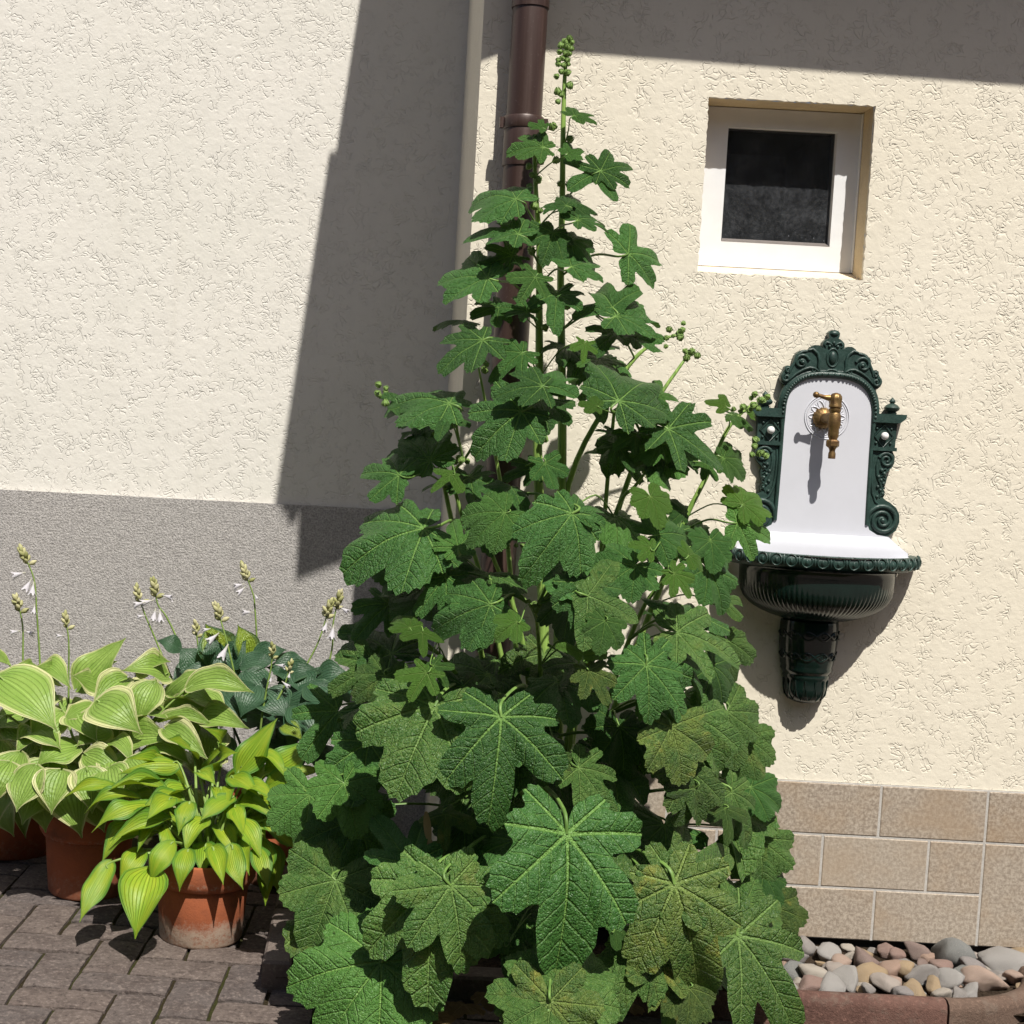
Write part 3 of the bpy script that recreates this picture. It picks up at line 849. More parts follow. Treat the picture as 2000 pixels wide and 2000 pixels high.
# arched moulding round the plate
band = MB()
outer = [(90, 52), (89, 110), (88, 190), (88, 235)] + [(u * 1.055 + 0, 262 + (v - 262) * 1.06) for u, v in arch] + [(-88, 235), (-88, 190), (-89, 110), (-90, 52)]
band.tube([to(u, v, 0.022) for u, v in outer], [4 * FK] * 4 + [6.5 * FK] * (len(outer) - 8) + [4 * FK] * 4, 8)
outer2 = [(u * 1.09, 262 + (v - 262) * 1.13) for u, v in arch]
band.tube([to(u, v, 0.016) for u, v in outer2], 8 * FK, 8)
for i in range(44):                                            # rope-like notches
    t = i / 43 * (len(arch) - 1); j = min(int(t), len(arch) - 2); f_ = t - j
    u = arch[j][0] * (1 - f_) + arch[j + 1][0] * f_; v = arch[j][1] * (1 - f_) + arch[j + 1][1] * f_
    band.ball(to(u * 1.06, 262 + (v - 262) * 1.06, 0.029), 3.3 * FK, 6)
band.build('arch_moulding', M['iron'], ft, smooth=50)
# crest
half = [(0, 427), (7, 425.5), (11, 421), (10.5, 415), (9, 411), (16, 407), (21, 401), (21.5, 395), (19, 390), (28, 396), (36, 396), (43, 392), (46, 386), (56, 386), (66, 382), (73, 374), (75, 364), (75, 355),
        (80, 352), (86, 354), (91, 351), (92, 345), (95, 340), (98.5, 332), (97, 323), (91, 317), (85, 318), (80, 310), (72, 322), (60, 332), (44, 338), (20, 340), (0, 340)]
crest_o = half + [(-u, v) for u, v in half[-2:0:-1]]
cr_ = MB(); cr_.prism(crest_o, 0.004, 0.024, to, 0.005)
crest = cr_.build('crest', M['iron'], ft, smooth=40)
rel = MB()
rel.ball(to(0, 373, 0.024), 1.0, 12, (7.5 * FK, 5.5 * FK, 12.5 * FK))
strip(rel, [(11.5 * math.cos(t), 373 + 17.5 * math.sin(t)) for t in [2 * math.pi * i / 28 for i in range(29)]], 2.0, 0.024)
for s_ in (-1, 1):
    p = spiral(60, 362, 15, 2.5, math.pi * 0.9, -1.4); strip(rel, p, taper(len(p), 3.4, 2.4), 0.025, sgn=s_)
    p = [(24, 345), (27, 356), (26, 368), (30, 380), (40, 388), (50, 385)]; strip(rel, p, [2.0, 2.8, 3.2, 3.4, 3.2, 1.6], 0.025, sgn=s_)
    p = [(26, 346), (34, 351), (44, 352), (56, 347), (70, 338), (82, 326)]; strip(rel, p, [2.0, 2.8, 3.0, 3.0, 2.6, 1.8], 0.025, sgn=s_)
    p = spiral(88, 330, 8.5, 1.8, math.pi * 0.35, -1.35, 20); strip(rel, p, taper(len(p), 3.6, 2.2), 0.025, sgn=s_)
    p = spiral(85, 346, 5.0, 1.2, -math.pi * 0.5, 1.2, 16); strip(rel, p, taper(len(p), 2.4, 1.6), 0.025, sgn=s_)
    p = [(48, 384), (60, 382), (70, 374), (73, 362), (78, 352), (82, 340)]; strip(rel, p, [1.8, 2.8, 3.2, 3.2, 3.0, 2.0], 0.024, sgn=s_)
    p = spiral(36, 347, 5.5, 1.2, math.pi * 0.2, 1.2, 14); strip(rel, p, taper(len(p), 2.0, 1.4), 0.025, sgn=s_)
    p = [(2, 397), (8, 401), (14, 403), (18, 398), (15, 393)]; strip(rel, p, [1.6, 2.3, 2.5, 2.2, 1.4], 0.025, sgn=s_)
    p = [(0, 350), (7, 349), (12, 345), (15, 341)]; strip(rel, p, [1.8, 2.2, 2.2, 1.6], 0.025, sgn=s_)
    rel.ball(to(s_ * 58, 361, 0.027), 4.2 * FK, 8)
    rel.ball(to(s_ * 8, 395, 0.025), 3.2 * FK, 7)
rel.ball(to(0, 420, 0.022), 1.0, 10, (9 * FK, 6 * FK, 5.5 * FK))
rel.ball(to(0, 402, 0.025), 3.6 * FK, 8)
rel.build('crest_relief', M['iron'], crest, smooth=60)
# pilasters, each with finial, screw panel and volute
for s_ in (-1, 1):
    pil = MB()
    T = lambda u, v, d: to(s_ * u, v, d)
    side = [(86, 262), (86, 60), (86, 45), (92, 36), (104, 29), (119, 27), (135, 32), (149, 43), (154.5, 60), (153, 76), (146, 88), (134, 97), (126, 101), (119, 106), (122, 113), (118, 124), (122, 134), (124, 146), (121, 154), (126, 160), (132, 166), (136, 175), (136, 188), (131, 197), (134, 201), (135, 207), (136, 251), (140, 254), (140, 262)]
    pil.prism(side, 0.004, 0.019, T, 0.004)
    pil.prism([(86, 253), (139, 253), (150, 262), (151, 270), (86, 270)], 0.004, 0.030, T, 0.003)
    pil.prism([(87, 198), (137, 198), (137, 205), (87, 205)], 0.004, 0.026, T, 0.002)
    po_ = pil.build('pilaster', M['iron'], ft, smooth=40)
    r2 = MB()
    # diamond frame and corner dots round the screw
    r2.tube([T(u, v, 0.020) for u, v in ((111, 249), (130, 227), (111, 205), (92, 227), (111, 249))], 2.2 * FK, 6)
    for du, dv in ((14, 14), (14, -14), (-14, 14), (-14, -14)): r2.ball(T(111 + du, 227 + dv, 0.020), 2.8 * FK, 7)
    # volutes and leaf scrolls
    p = spiral(121, 62, 31, 4, math.pi * 1.05, -2.3, 50); r2.tube([T(u, v, 0.020) for u, v in p], [q_ * FK for q_ in taper(len(p), 4.8, 3.2)], 7)
    r2.ball(T(121, 62, 0.021), 5 * FK, 8)
    p = spiral(120, 180, 15, 3, math.pi * 0.9, -1.7, 30); r2.tube([T(u, v, 0.020) for u, v in p], [q_ * FK for q_ in taper(len(p), 3.8, 2.6)], 7)
    r2.tube([T(u, v, 0.019) for u, v in ((95, 190), (93, 170), (94, 140), (97, 115), (104, 98), (112, 92))], [q_ * FK for q_ in (2.5, 3, 3, 3, 2.6, 1.6)], 7)
    r2.tube([T(u, v, 0.019) for u, v in ((105, 182), (102, 168), (104, 150), (112, 132), (116, 118), (112, 106))], [q_ * FK for q_ in (2, 3, 3.2, 3.2, 2.8, 1.6)], 7)
    for k in range(9):
        r2.ball(T(112 + 6 * math.sin(k * 2.1), 160 - k * 6.5, 0.020), (4.2 - 0.12 * k) * FK, 7)
        r2.tube([T(112, 160 - k * 6.5, .019), T(118 + 2 * math.cos(k), 163 - k * 6.2, .021), T(121, 158 - k * 5.8, .019)], [1.4 * FK, 2.2 * FK, 1.0 * FK], 6)
    r2.tube([T(u, v, 0.027) for u, v in ((88, 262), (100, 258), (120, 258), (145, 264))], 2.2 * FK, 6)
    r2.build('relief', M['iron'], po_, smooth=60)
    fin = MB().lathe([(0.004 * FK, 0), (9 * FK, 0), (10 * FK, 3 * FK), (8 * FK, 5 * FK), (14 * FK, 9 * FK), (15 * FK, 13 * FK), (11 * FK, 18 * FK), (5 * FK, 21 * FK), (4 * FK, 22 * FK), (6 * FK, 24 * FK), (6 * FK, 26 * FK), (3.4 * FK, 30 * FK), (0.6 * FK, 33 * FK)], T(124, 269.5, 0.016), n=18)
    fin.build('finial', M['iron'], po_, smooth=50)
    MB().ball(T(111, 227, 0.028), 7.6 * FK, 12).build('screw_cap', m_plain('white_plastic_cap', (0.82, 0.81, 0.80), 0.3), po_, smooth=60)
# basin
A_, E_ = 197 * FK, 0.172
def ell(q, a, e): return Vector((FO.x + a * math.cos(q), -0.012 - e * math.sin(q), 0))
rim = MB()
NQ = 96
rp = [(-26, -8), (-24, -3), (-14, 0), (-6, -1), (-1, -6), (0, -12), (-2, -20), (-8, -26), (-16, -29), (-30, -30)]   # (inset from the outer edge, height) in px
vs = []
for i in range(NQ + 1):
    q = math.pi * i / NQ
    for ins, h in rp:
        p = ell(q, A_ + ins * FK, E_ + ins * FK); p.z = FO.z + (h - 4) * FK; vs.append(p)
n = len(rp)
rim.add(vs, [(i * n + k, i * n + k + 1, (i + 1) * n + k + 1, (i + 1) * n + k) for i in range(NQ) for k in range(n - 1)])
rim_o = rim.build('basin_rim', M['iron'], ft, smooth=50)
eg = MB()
NE = 21
for k in range(NE):
    # even spacing along the arc
    q = math.pi * (k + 0.5) / NE
    c_ = ell(q, A_ - 3 * FK, E_ - 3 * FK); c_.z = FO.z - 15.5 * FK
    nn = Vector((math.cos(q) / A_, -math.sin(q) / E_, 0)).normalized()
    tt = Vector((-nn.y, nn.x, 0))
    wv = (ell(q + .02, A_, E_) - ell(q - .02, A_, E_)).length / .04 * math.pi / NE
    loop = []
    for i in range(13):
        t = math.pi * (0.02 + 1.96 * i / 12) + math.pi / 2
        w_, h_ = wv * 0.36, 11.5 * FK
        dz_ = math.sin(t) * h_
        loop.append(c_ + tt * math.cos(t) * w_ + Vector((0, 0, dz_)) + nn * (3.2 * FK - (dz_ / (11 * FK)) ** 2 * 2.6 * FK))
    eg.tube(loop, 1.6 * FK, 6)
    eg.ball(c_ + nn * 1.5 * FK - Vector((0, 0, 1 * FK)), 1, 8, (wv * .11, wv * .11, 5.5 * FK))
    q2 = math.pi * (k + 1.0) / NE
    d_ = ell(q2, A_ - 2 * FK, E_ - 2 * FK); n2 = Vector((math.cos(q2) / A_, -math.sin(q2) / E_, 0)).normalized()
    eg.tube([d_ + n2 * (z_off * FK) + Vector((0, 0, FO.z + z_ * FK)) for z_, z_off in ((-5, -2), (-12, 2.4), (-19, 2.2), (-27, -3))], [1.2 * FK, 2.4 * FK, 2.0 * FK, 1.0 * FK], 6)
eg.build('egg_ornament', M['iron'], rim_o, smooth=60)
bp = [(168, -33), (156, -34), (152, -38), (151.5, -48), (151, -62), (149.5, -74), (146, -86), (140, -98), (131, -108), (119, -117), (104, -125), (86, -132), (66, -138), (50, -142), (30, -143)]
NB = 368
vs = []
for i in range(NB + 1):
    q = math.pi * i / NB
    for r_, h in bp:
        fl = 0.0
        if h < -70: fl = min(1.0, (-70 - h) / 16) * (1.0 if h > -134 else 0.3) * 1.5 * abs(math.sin(q * 46))
        p = ell(q, (r_ + fl) * FK, (r_ * 0.86 + fl) * FK); p.z = FO.z + h * FK; vs.append(p)
n = len(bp)
MB().add(vs, [(i * n + k, i * n + k + 1, (i + 1) * n + k + 1, (i + 1) * n + k) for i in range(NB) for k in range(n - 1)]).build('bowl', M['iron_gloss'], ft, smooth=70)
# water-side lining of the basin
lin = [(172, -5), (160, -10), (150, -30), (135, -70), (100, -105), (20, -118)]
vs = []
for i in range(49):
    q = math.pi * i / 48
    for r_, h in lin:
        p = ell(q, r_ * FK, r_ * 0.86 * FK); p.z = FO.z + h * FK; vs.append(p)
n = len(lin)
MB().add(vs, [(i * n + k, i * n + k + 1, (i + 1) * n + k + 1, (i + 1) * n + k) for i in range(48) for k in range(n - 1)]).build('basin_lining', M['enamel'], ft, smooth=70, fix=False)
pp = [(50, -140), (56, -142), (57, -150), (57.5, -175), (56, -195), (53.5, -215), (52, -228), (50, -232), (51, -238), (48, -243), (45, -247), (46, -251), (44, -256), (42, -262), (42.5, -275), (40, -288), (33, -299), (20, -305), (4, -306)]
ped = MB().lathe([(r_ * FK, h * FK) for r_, h in pp], (FO.x - 6 * FK, -0.010, FO.z), n=60, a0=math.pi, a1=2 * math.pi)
ped_o = ped.build('pedestal', M['iron_gloss'], ft, smooth=50)
pr_ = MB()
def onped(q, v, off=0.0):
    r_ = None
    for (ra, ha), (rb2, hb) in zip(pp, pp[1:]):
        if ha >= v >= hb: r_ = ra + (rb2 - ra) * ((ha - v) / max(1e-6, ha - hb)); break
    r_ = (r_ or 50) + off
    return Vector((FO.x - 6 * FK + r_ * FK * math.cos(q), -0.010 + r_ * FK * math.sin(q), FO.z + v * FK))
for vc in (-168, -209):
    for ph in (0, math.pi):
        pr_.tube([onped(math.pi + math.pi * i / 60, vc + 8 * math.sin(i / 60 * math.pi * 6 + ph), 0.6) for i in range(61)], 1.7 * FK, 6)
    for k in range(6):
        qc = math.pi + math.pi * (k + 0.5) / 6
        pr_.tube([onped(qc + 0.105 * (1 - i / 20) * math.cos(i / 20 * 8), vc + 5.6 * (1 - i / 20) * math.sin(i / 20 * 8), .6) for i in range(21)], 1.3 * FK, 5)
for k in range(7):
    qc = math.pi + math.pi * (k + 0.5) / 7
    pr_.tube([onped(qc + w_, v_, .3) for w_, v_ in ((-.20, -258), (-.21, -272), (-.14, -288), (0, -298), (.14, -288), (.21, -272), (.20, -258))], 1.6 * FK, 6)
pr_.build('pedestal_relief', M['iron_gloss'], ped_o, smooth=60)

# tap
tap = empty('brass_tap', at(1611, 815, -0.022), 'old brass garden tap with lever handle on the white fountain plate', 'tap')
tx = at(1630, 815, -0.082); TD = 0.082; k_ = scl(-0.082)
fl = at(1609, 817, -0.03)
fm = MB()
fm.lathe([(21 * k_, 0.0), (21 * k_, 0.004), (19 * k_, 0.010), (13 * k_, 0.015), (9 * k_, 0.017)], (fl.x, -0.0225, fl.z), axis=(0, -1, 0), n=48, fn=lambda r_, h, q: r_ * (1 + 0.05 * math.cos(q * 14) * (1 if h < .012 else 0)))
fm.build('flange', M['brass'], tap, smooth=40)
bd = MB()
tz = lambda py: at(1630, py, -TD).z
bd.tube([(fl.x, -0.036, fl.z), (fl.x * .5 + tx.x * .5, -0.055, tz(817)), (tx.x, -TD, tz(818))], [10 * k_, 10 * k_, 11 * k_], 16)
zz = lambda py: (tz(py) - tz(800))
axx = Vector((tx.x, -TD, tz(800)))
bd.lathe([(8 * k_, zz(796)), (11.5 * k_, zz(799)), (11 * k_, zz(804)), (9.5 * k_, zz(806)), (12 * k_, zz(811)), (12.5 * k_, zz(824)), (12 * k_, zz(833)), (10 * k_, zz(838)), (10.5 * k_, zz(846)), (10 * k_, zz(853)), (8 * k_, zz(857)), (8 * k_, zz(860))], axx, n=24)
bd.build('body', M['brass'], tap, smooth=40)
nb = MB()
nb.lathe([(10 * k_, zz(859)), (13 * k_, zz(862)), (13 * k_, zz(871)), (10 * k_, zz(874))], axx, n=6)
nb.lathe([(9 * k_, zz(873)), (6 * k_, zz(878)), (5.5 * k_, zz(882)), (7 * k_, zz(886)), (7 * k_, zz(896)), (5 * k_, zz(896.3)), (5 * k_, zz(890))], axx, n=20)
nb.build('spout', M['brass'], tap, smooth=35)
hb = MB()
hb.lathe([(10 * k_, zz(797)), (12.5 * k_, zz(795)), (12.5 * k_, zz(792)), (11 * k_, zz(789)), (12 * k_, zz(780)), (11.5 * k_, zz(774)), (8 * k_, zz(769)), (2 * k_, zz(767))], axx, n=36, fn=lambda r_, h, q: r_ * (1 + (0.05 * math.cos(q * 9) if zz(790) < h < zz(771) else 0)))
le = at(1594, 771, -0.085); ls = at(1620, 777, -TD)
hb.tube([ls, ls * .6 + le * .4 + Vector((0, 0, -.001)), ls * .25 + le * .75, le], [6.5 * k_, 4.4 * k_, 3.6 * k_, 4.2 * k_], 12)
hb.ball(le, 6.2 * k_, 12)
hb.build('lever_handle', M['brass'], tap, smooth=40)

# ------------------------------------------------------------------ leaf meshes and materials
def holly_mesh(seed, lobes, depth, p, lw=0.30, droop=0.25, fold=0.0, wave=0.05, bulge=0.035, mat=None, nsec=14, rings=9):
    rr = random.Random(seed)
    lob = [(R(a + rr.uniform(-6, 6)), l * rr.uniform(0.88, 1.08)) for a, l in lobes]
    ths, rs = [], []
    gap = R(rr.uniform(166, 174))
    seq = [(-gap, 0.13)] + lob + [(gap, 0.13)]
    for k in range(len(seq) - 1):
        (a0, l0), (a1, l1) = seq[k], seq[k + 1]
        end = k in (0, len(seq) - 2)
        for i in range(nsec):
            t = i / nsec
            th = a0 + (a1 - a0) * t
            if end:
                tt = t if k == 0 else 1 - t
                r_ = 0.13 + ((l1 if k == 0 else l0) - 0.13) * (math.sin(tt * math.pi / 2) ** 0.75)
            else:
                r_ = (l0 + (l1 - l0) * t) * (1 - depth * abs(math.sin(math.pi * t)) ** p)
            ths.append(th); rs.append(r_)
    ths.append(seq[-1][0]); rs.append(0.13)
    # every lobe is a strip with a round end; the outline is the outermost of them over a round middle
    ws_ = [l * lw * rr.uniform(0.86, 1.14) for a, l in lob]
    out_ = []
    for th, r0_ in zip(ths, rs):
        best = 0.0
        for (a, l), w_ in zip(lob, ws_):
            D = abs(th - a)
            if D > 1.4: continue
            c_ = l - w_
            if c_ * math.sin(D) <= w_:
                rr1 = c_ * math.cos(D) + math.sqrt(max(0, w_ * w_ - (c_ * math.sin(D)) ** 2))
            else:
                rr1 = w_ * 0.92 / math.sin(D)
            best = max(best, rr1)
        edge_ = min(abs(th - seq[0][0]), abs(th - seq[-1][0])) / R(40)
        out_.append(best * min(1, edge_) + r0_ * (1 - min(1, edge_)) if edge_ < 1 else max(best, 0.30))
    rs = [(out_[max(i - 1, 0)] + 2 * out_[i] + out_[min(i + 1, len(out_) - 1)]) / 4 for i in range(len(out_))]
    ph = [rr.uniform(0, 6.28) for _ in range(4)]
    crn = rr.uniform(38, 46)
    vs, uv1, uv2 = [(0, 0, 0)], [(0, 0)], [(0, 0)]
    nt = len(ths)
    for j in range(1, rings + 1):
        rho = j / rings
        for i in range(nt):
            th, r_ = ths[i], rs[i]
            if j == rings: r_ *= 1 + 0.026 * math.cos(th * crn + ph[3]) + 0.016 * rr.uniform(-1, 1)
            q = r_ * (rho ** 0.9)
            x, y = q * math.sin(th), q * math.cos(th)
            dl = min(abs(th - a) for a, l in lob)
            hs = R(24)
            s_, d_ = q * math.cos(dl), q * abs(math.sin(dl))
            z = bulge * math.sin(math.pi * min(1, dl / hs)) * min(1, q * 2.0)
            z += -droop * q * q * 0.6 - droop * 0.55 * max(0, y) ** 2 + fold * abs(x)
            z += wave * q * q * (math.sin(5 * th + ph[0]) + 0.6 * math.sin(9 * th + ph[1])) + 0.02 * noise.noise(Vector((x * 3 + seed, y * 3, 0)))
            vs.append((x, y, z)); uv1.append((s_, d_)); uv2.append((x, y))
    fs = []
    for i in range(nt - 1): fs.append((0, 1 + i + 1, 1 + i))
    for j in range(rings - 1):
        for i in range(nt - 1):
            a = 1 + j * nt + i
            fs.append((a, a + 1, a + nt + 1, a + nt))
    me = bpy.data.meshes.new('leaf')
    me.from_pydata(vs, [], fs)
    for nm, uv in (('vein', uv1), ('flat', uv2)):
        l_ = me.uv_layers.new(name=nm)
        for lp in me.loops: l_.data[lp.index].uv = uv[lp.vertex_index]
    me.shade_smooth()
    # upper side looks along +z
    bm = bmesh.new(); bm.from_mesh(me)
    for f in bm.faces:
        if f.normal.z < 0: f.normal_flip()
    bm.to_mesh(me); bm.free()
    if mat: me.materials.append(mat)
    return me

def leaf_mat(name, col, col2, vein, mottle=0.0, blotch=0.0, trans=(0.12, 0.30, 0.03), tw=0.13, rough=0.44, spec=0.42):
    g = G(name)
    uv = g.n('UVMap', uv_map='vein').outputs[0]; fl_ = g.n('UVMap', uv_map='flat').outputs[0]
    r = g.rand()
    sep = g.n('SeparateXYZ', {0: uv}); s_, d_ = sep.outputs[0], sep.outputs[1]
    off = g.n('CombineXYZ', {0: g.math('MULTIPLY', r, 31.0), 1: g.math('MULTIPLY', r, 57.0), 2: 0.0}).outputs[0]
    fo = g.n('VectorMath', {0: fl_, 1: off}, operation='ADD').outputs[0]
    wob = g.math('MULTIPLY', g.math('SUBTRACT', g.noise(fo, 6, 2), 0.5), 0.05)
    dd = g.math('ADD', d_, g.math('MULTIPLY', wob, 0.12))
    w = g.math('MULTIPLY_ADD', s_, -0.012, 0.0150)
    main = g.step(g.math('SUBTRACT', g.math('ABSOLUTE', dd), w), -0.004, 0.008, 1, 0)
    ph = g.math('ADD', g.math('SUBTRACT', s_, g.math('MULTIPLY', d_, 0.85)), wob)
    pp_ = g.math('ABSOLUTE', g.math('SUBTRACT', g.math('FRACT', g.math('MULTIPLY', ph, 7.5)), 0.5))
    sec = g.math('MULTIPLY', g.step(pp_, 0.02, 0.11, 1, 0), g.step(d_, 0.0, 0.02, 0, 1))
    vor = g.n('TexVoronoi', {'Vector': fo, 'Scale': 19.0, 'Randomness': 0.9}, feature='DISTANCE_TO_EDGE').outputs[0]
    ter = g.step(vor, 0.0, 0.10, 1, 0)
    vor2 = g.n('TexVoronoi', {'Vector': fo, 'Scale': 46.0}, feature='DISTANCE_TO_EDGE').outputs[0]
    ter2 = g.step(vor2, 0.0, 0.12, 1, 0)
    n1, n2 = g.noise(fo, 3.2, 4, 0.6), g.noise(fo, 38, 3, 0.65)
    c = g.mix(g.step(n1, 0.35, 0.68), col, col2)
    c = g.mix(g.step(r, 0.1, 1.0, 0, 0.75), c, tuple(x * 0.50 for x in col))
    if mottle:
        c = g.mix(g.math('MULTIPLY', g.math('MULTIPLY', g.math('MAXIMUM', ter2, g.math('MULTIPLY', ter, 0.7)), g.step(n2, 0.35, 0.6, 0.3, 1)), g.step(n1, 0.25, 0.7, 0.45 * mottle, mottle)), c, (0.27, 0.32, 0.085))
    if blotch:
        nb_ = g.noise(fo, 2.4, 4, 0.65, 0.3, (5, 9, 0))
        c = g.mix(g.step(nb_, 0.55, 0.68, 0, blotch), c, (0.30, 0.27, 0.045))
        c = g.mix(g.step(nb_, 0.66, 0.74, 0, blotch), c, (0.30, 0.17, 0.07))
    c = g.mix(g.math('MULTIPLY', ter, 0.12), c, vein)
    c = g.mix(g.math('MULTIPLY', sec, 0.20), c, vein)
    c = g.mix(g.math('MULTIPLY', main, 0.60), c, vein)
    back = g.n('NewGeometry').outputs['Backfacing']
    c = g.mix(g.math('MULTIPLY', back, 0.55), c, (0.16, 0.26, 0.10))
    h = g.math('SUBTRACT', g.math('ADD', g.math('MULTIPLY', g.step(vor, 0.0, 0.30), 0.38), g.math('MULTIPLY', g.step(vor2, 0, .25), 0.30)), g.math('ADD', g.math('MULTIPLY', sec, 0.7), g.math('MULTIPLY', main, 0.9)))
    h = g.math('ADD', h, g.math('MULTIPLY', n2, 0.35))
    nrm = g.bump(h, 0.0038, 1.0)
    ps = g.bsdf(c, g.step(n2, 0.3, 0.7, rough * 0.85, rough * 1.25), spec, nrm)
    tr = g.n('BsdfTranslucent', {'Color': (*trans, 1), 'Normal': nrm})
    return g.done(g.n('MixShader', {0: tw, 1: ps.outputs[0], 2: tr.outputs[0]}))
HV = (0.22, 0.40, 0.09)
HM = {
    'd': leaf_mat('hollyhock_leaf_dark', (0.042, 0.135, 0.025), (0.068, 0.185, 0.040), HV, 0.0, 0.0),
    'g': leaf_mat('hollyhock_leaf_mid', (0.075, 0.205, 0.034), (0.092, 0.235, 0.046), HV, 0.08, 0.0),
    'y': leaf_mat('hollyhock_leaf_young', (0.130, 0.300, 0.040), (0.150, 0.325, 0.058), (0.28, 0.44, 0.11), 0.0, 0.0, (0.26, 0.48, 0.04), 0.3),
    'm': leaf_mat('hollyhock_leaf_mottled', (0.044, 0.128, 0.022), (0.080, 0.180, 0.034), (0.20, 0.33, 0.085), 0.36, 0.12),
    'o': leaf_mat('hollyhock_leaf_yellowing', (0.048, 0.122, 0.024), (0.125, 0.190, 0.032), (0.24, 0.34, 0.085), 0.50, 0.55),
    'x': leaf_mat('dry_leaf_tan', (0.30, 0.20, 0.085), (0.36, 0.26, 0.12), (0.42, 0.32, 0.17), 0.0, 0.4, (0.3, 0.2, 0.08), 0.2, 0.7, 0.2),
}
FIG = [(-130, .46), (-88, .64), (-45, .82), (0, 1.0), (45, .82), (88, .64), (130, .46)]
FIG5 = [(-108, .58), (-52, .84), (0, 1.0), (52, .84), (108, .58)]
ROUND = [(-132, .66), (-88, .82), (-44, .94), (0, 1.0), (44, .94), (88, .82), (132, .66)]
TRI = [(-72, .86), (0, 1.0), (72, .86)]
SHAPES = {}
def shape(kind, sh, var):
    key = (kind, sh, var)
    if key not in SHAPES:
        sd = hash((sh, var, 5)) % 997 if False else (ord(sh[0]) * 31 + var * 17 + 5)
        rr = random.Random(sd)
        lobes, dep, p = {'k': (FIG, .4, 2.2), 'f': (FIG, rr.uniform(.30, .50), 2.2), 'g': (FIG5, rr.uniform(.46, .56), 2.3), 'r': (ROUND, rr.uniform(.12, .2), 1.6), 't': (TRI, rr.uniform(.45, .55), 1.9)}[sh]
        SHAPES[key] = holly_mesh(sd, lobes, dep, p, {'k': rr.uniform(.22, .25), 'f': rr.uniform(.185, .30), 'g': rr.uniform(.20, .29), 'r': rr.uniform(.27, .32), 't': rr.uniform(.24, .29)}[sh], droop=rr.uniform(.12, .60), fold=rr.uniform(-.10, .28), wave=rr.uniform(.05, .13), mat=HM[kind])
    return SHAPES[key]

def interp(tab, x):
    for (x0, y0), (x1, y1) in zip(tab, tab[1:]):
        if x <= x1: return y0 + (y1 - y0) * max(0.0, (x - x0)) / (x1 - x0)
    return tab[-1][1]
HWT = [(60, 25), (250, 70), (450, 170), (650, 230), (800, 320), (950, 380), (1100, 370), (1300, 390), (1500, 440), (1700, 480), (1950, 500)]
AXT = [(60, 1108), (400, 1075), (900, 1070), (1400, 1060), (1950, 1045)]
Y0 = -0.27
holly = empty('hollyhock', at_ground(1045, 1940), 'tall bushy hollyhock with lobed green leaves and two bud-tipped stems, growing at the corner', 'hollyhock')
STEMS = []
def stemmat():
    g = G('hollyhock_stem')
    p = g.obj()
    st = g.n('VectorMath', {0: p, 1: (160.0, 160.0, 6.0)}, operation='MULTIPLY').outputs[0]
    n1, n2 = g.noise(st, 1.0, 3, 0.6), g.noise(p, 40, 3, 0.6)
    c = g.mix(g.step(n1, 0.35, 0.68), (0.15, 0.27, 0.05), (0.29, 0.44, 0.10))
    c = g.mix(g.step(n2, 0.55, 0.8, 0, 0.3), c, (0.10, 0.15, 0.04))
    return g.done(g.bsdf(c, 0.5, 0.4, g.bump(n1, 0.0012)))
HS = stemmat()
def lsm():
    g = G('hollyhock_leaf_stalk'); p = g.obj()
    return g.done(g.bsdf(g.mix(g.step(g.noise(p, 25, 3), .35, .65), (0.10, 0.19, 0.04), (0.17, 0.29, 0.065)), .5, .4))
HP = lsm()
def smooth_path(pts, n=6):
    pts = [Vector(p) for p in pts]
    out = []
    for i in range(len(pts) - 1):
        p0, p1, p2, p3 = pts[max(i - 1, 0)], pts[i], pts[i + 1], pts[min(i + 2, len(pts) - 1)]
        for k in range(n):
            t = k / n
            out.append(0.5 * ((2 * p1) + (p2 - p0) * t + (2 * p0 - 5 * p1 + 4 * p2 - p3) * t * t + (3 * p1 - p0 - 3 * p2 + p3) * t ** 3))
    out.append(pts[-1])
    return out
def stem(pts, r0, r1, dy0=0.0, dy1=0.0, name='stem'):
    n = len(pts)
    w = []
    for i, (px, py) in enumerate(pts):
        w.append(at(px, py, Y0 + dy0 + (dy1 - dy0) * i / (n - 1)))
    path = smooth_path(w)
    rad = taper(len(path), r0 * scl(Y0), r1 * scl(Y0))
    MB().tube(path, rad, 10).build(name, HS, holly, smooth=60)
    STEMS.append(path)
    return path
SA = stem([(1048, 1950), (1060, 1700), (1064, 1400), (1060, 1170), (1050, 880), (1053, 740), (1053, 600), (1053, 480), (1047, 380), (1043, 285)], 14, 3.5, 0, -.02)
SB = stem([(1075, 1950), (1085, 1700), (1090, 1400), (1094, 1100), (1098, 870), (1097, 700), (1095, 540), (1098, 400), (1100, 250), (1103, 150), (1109, 78)], 13, 3.0, .03, 0.03)
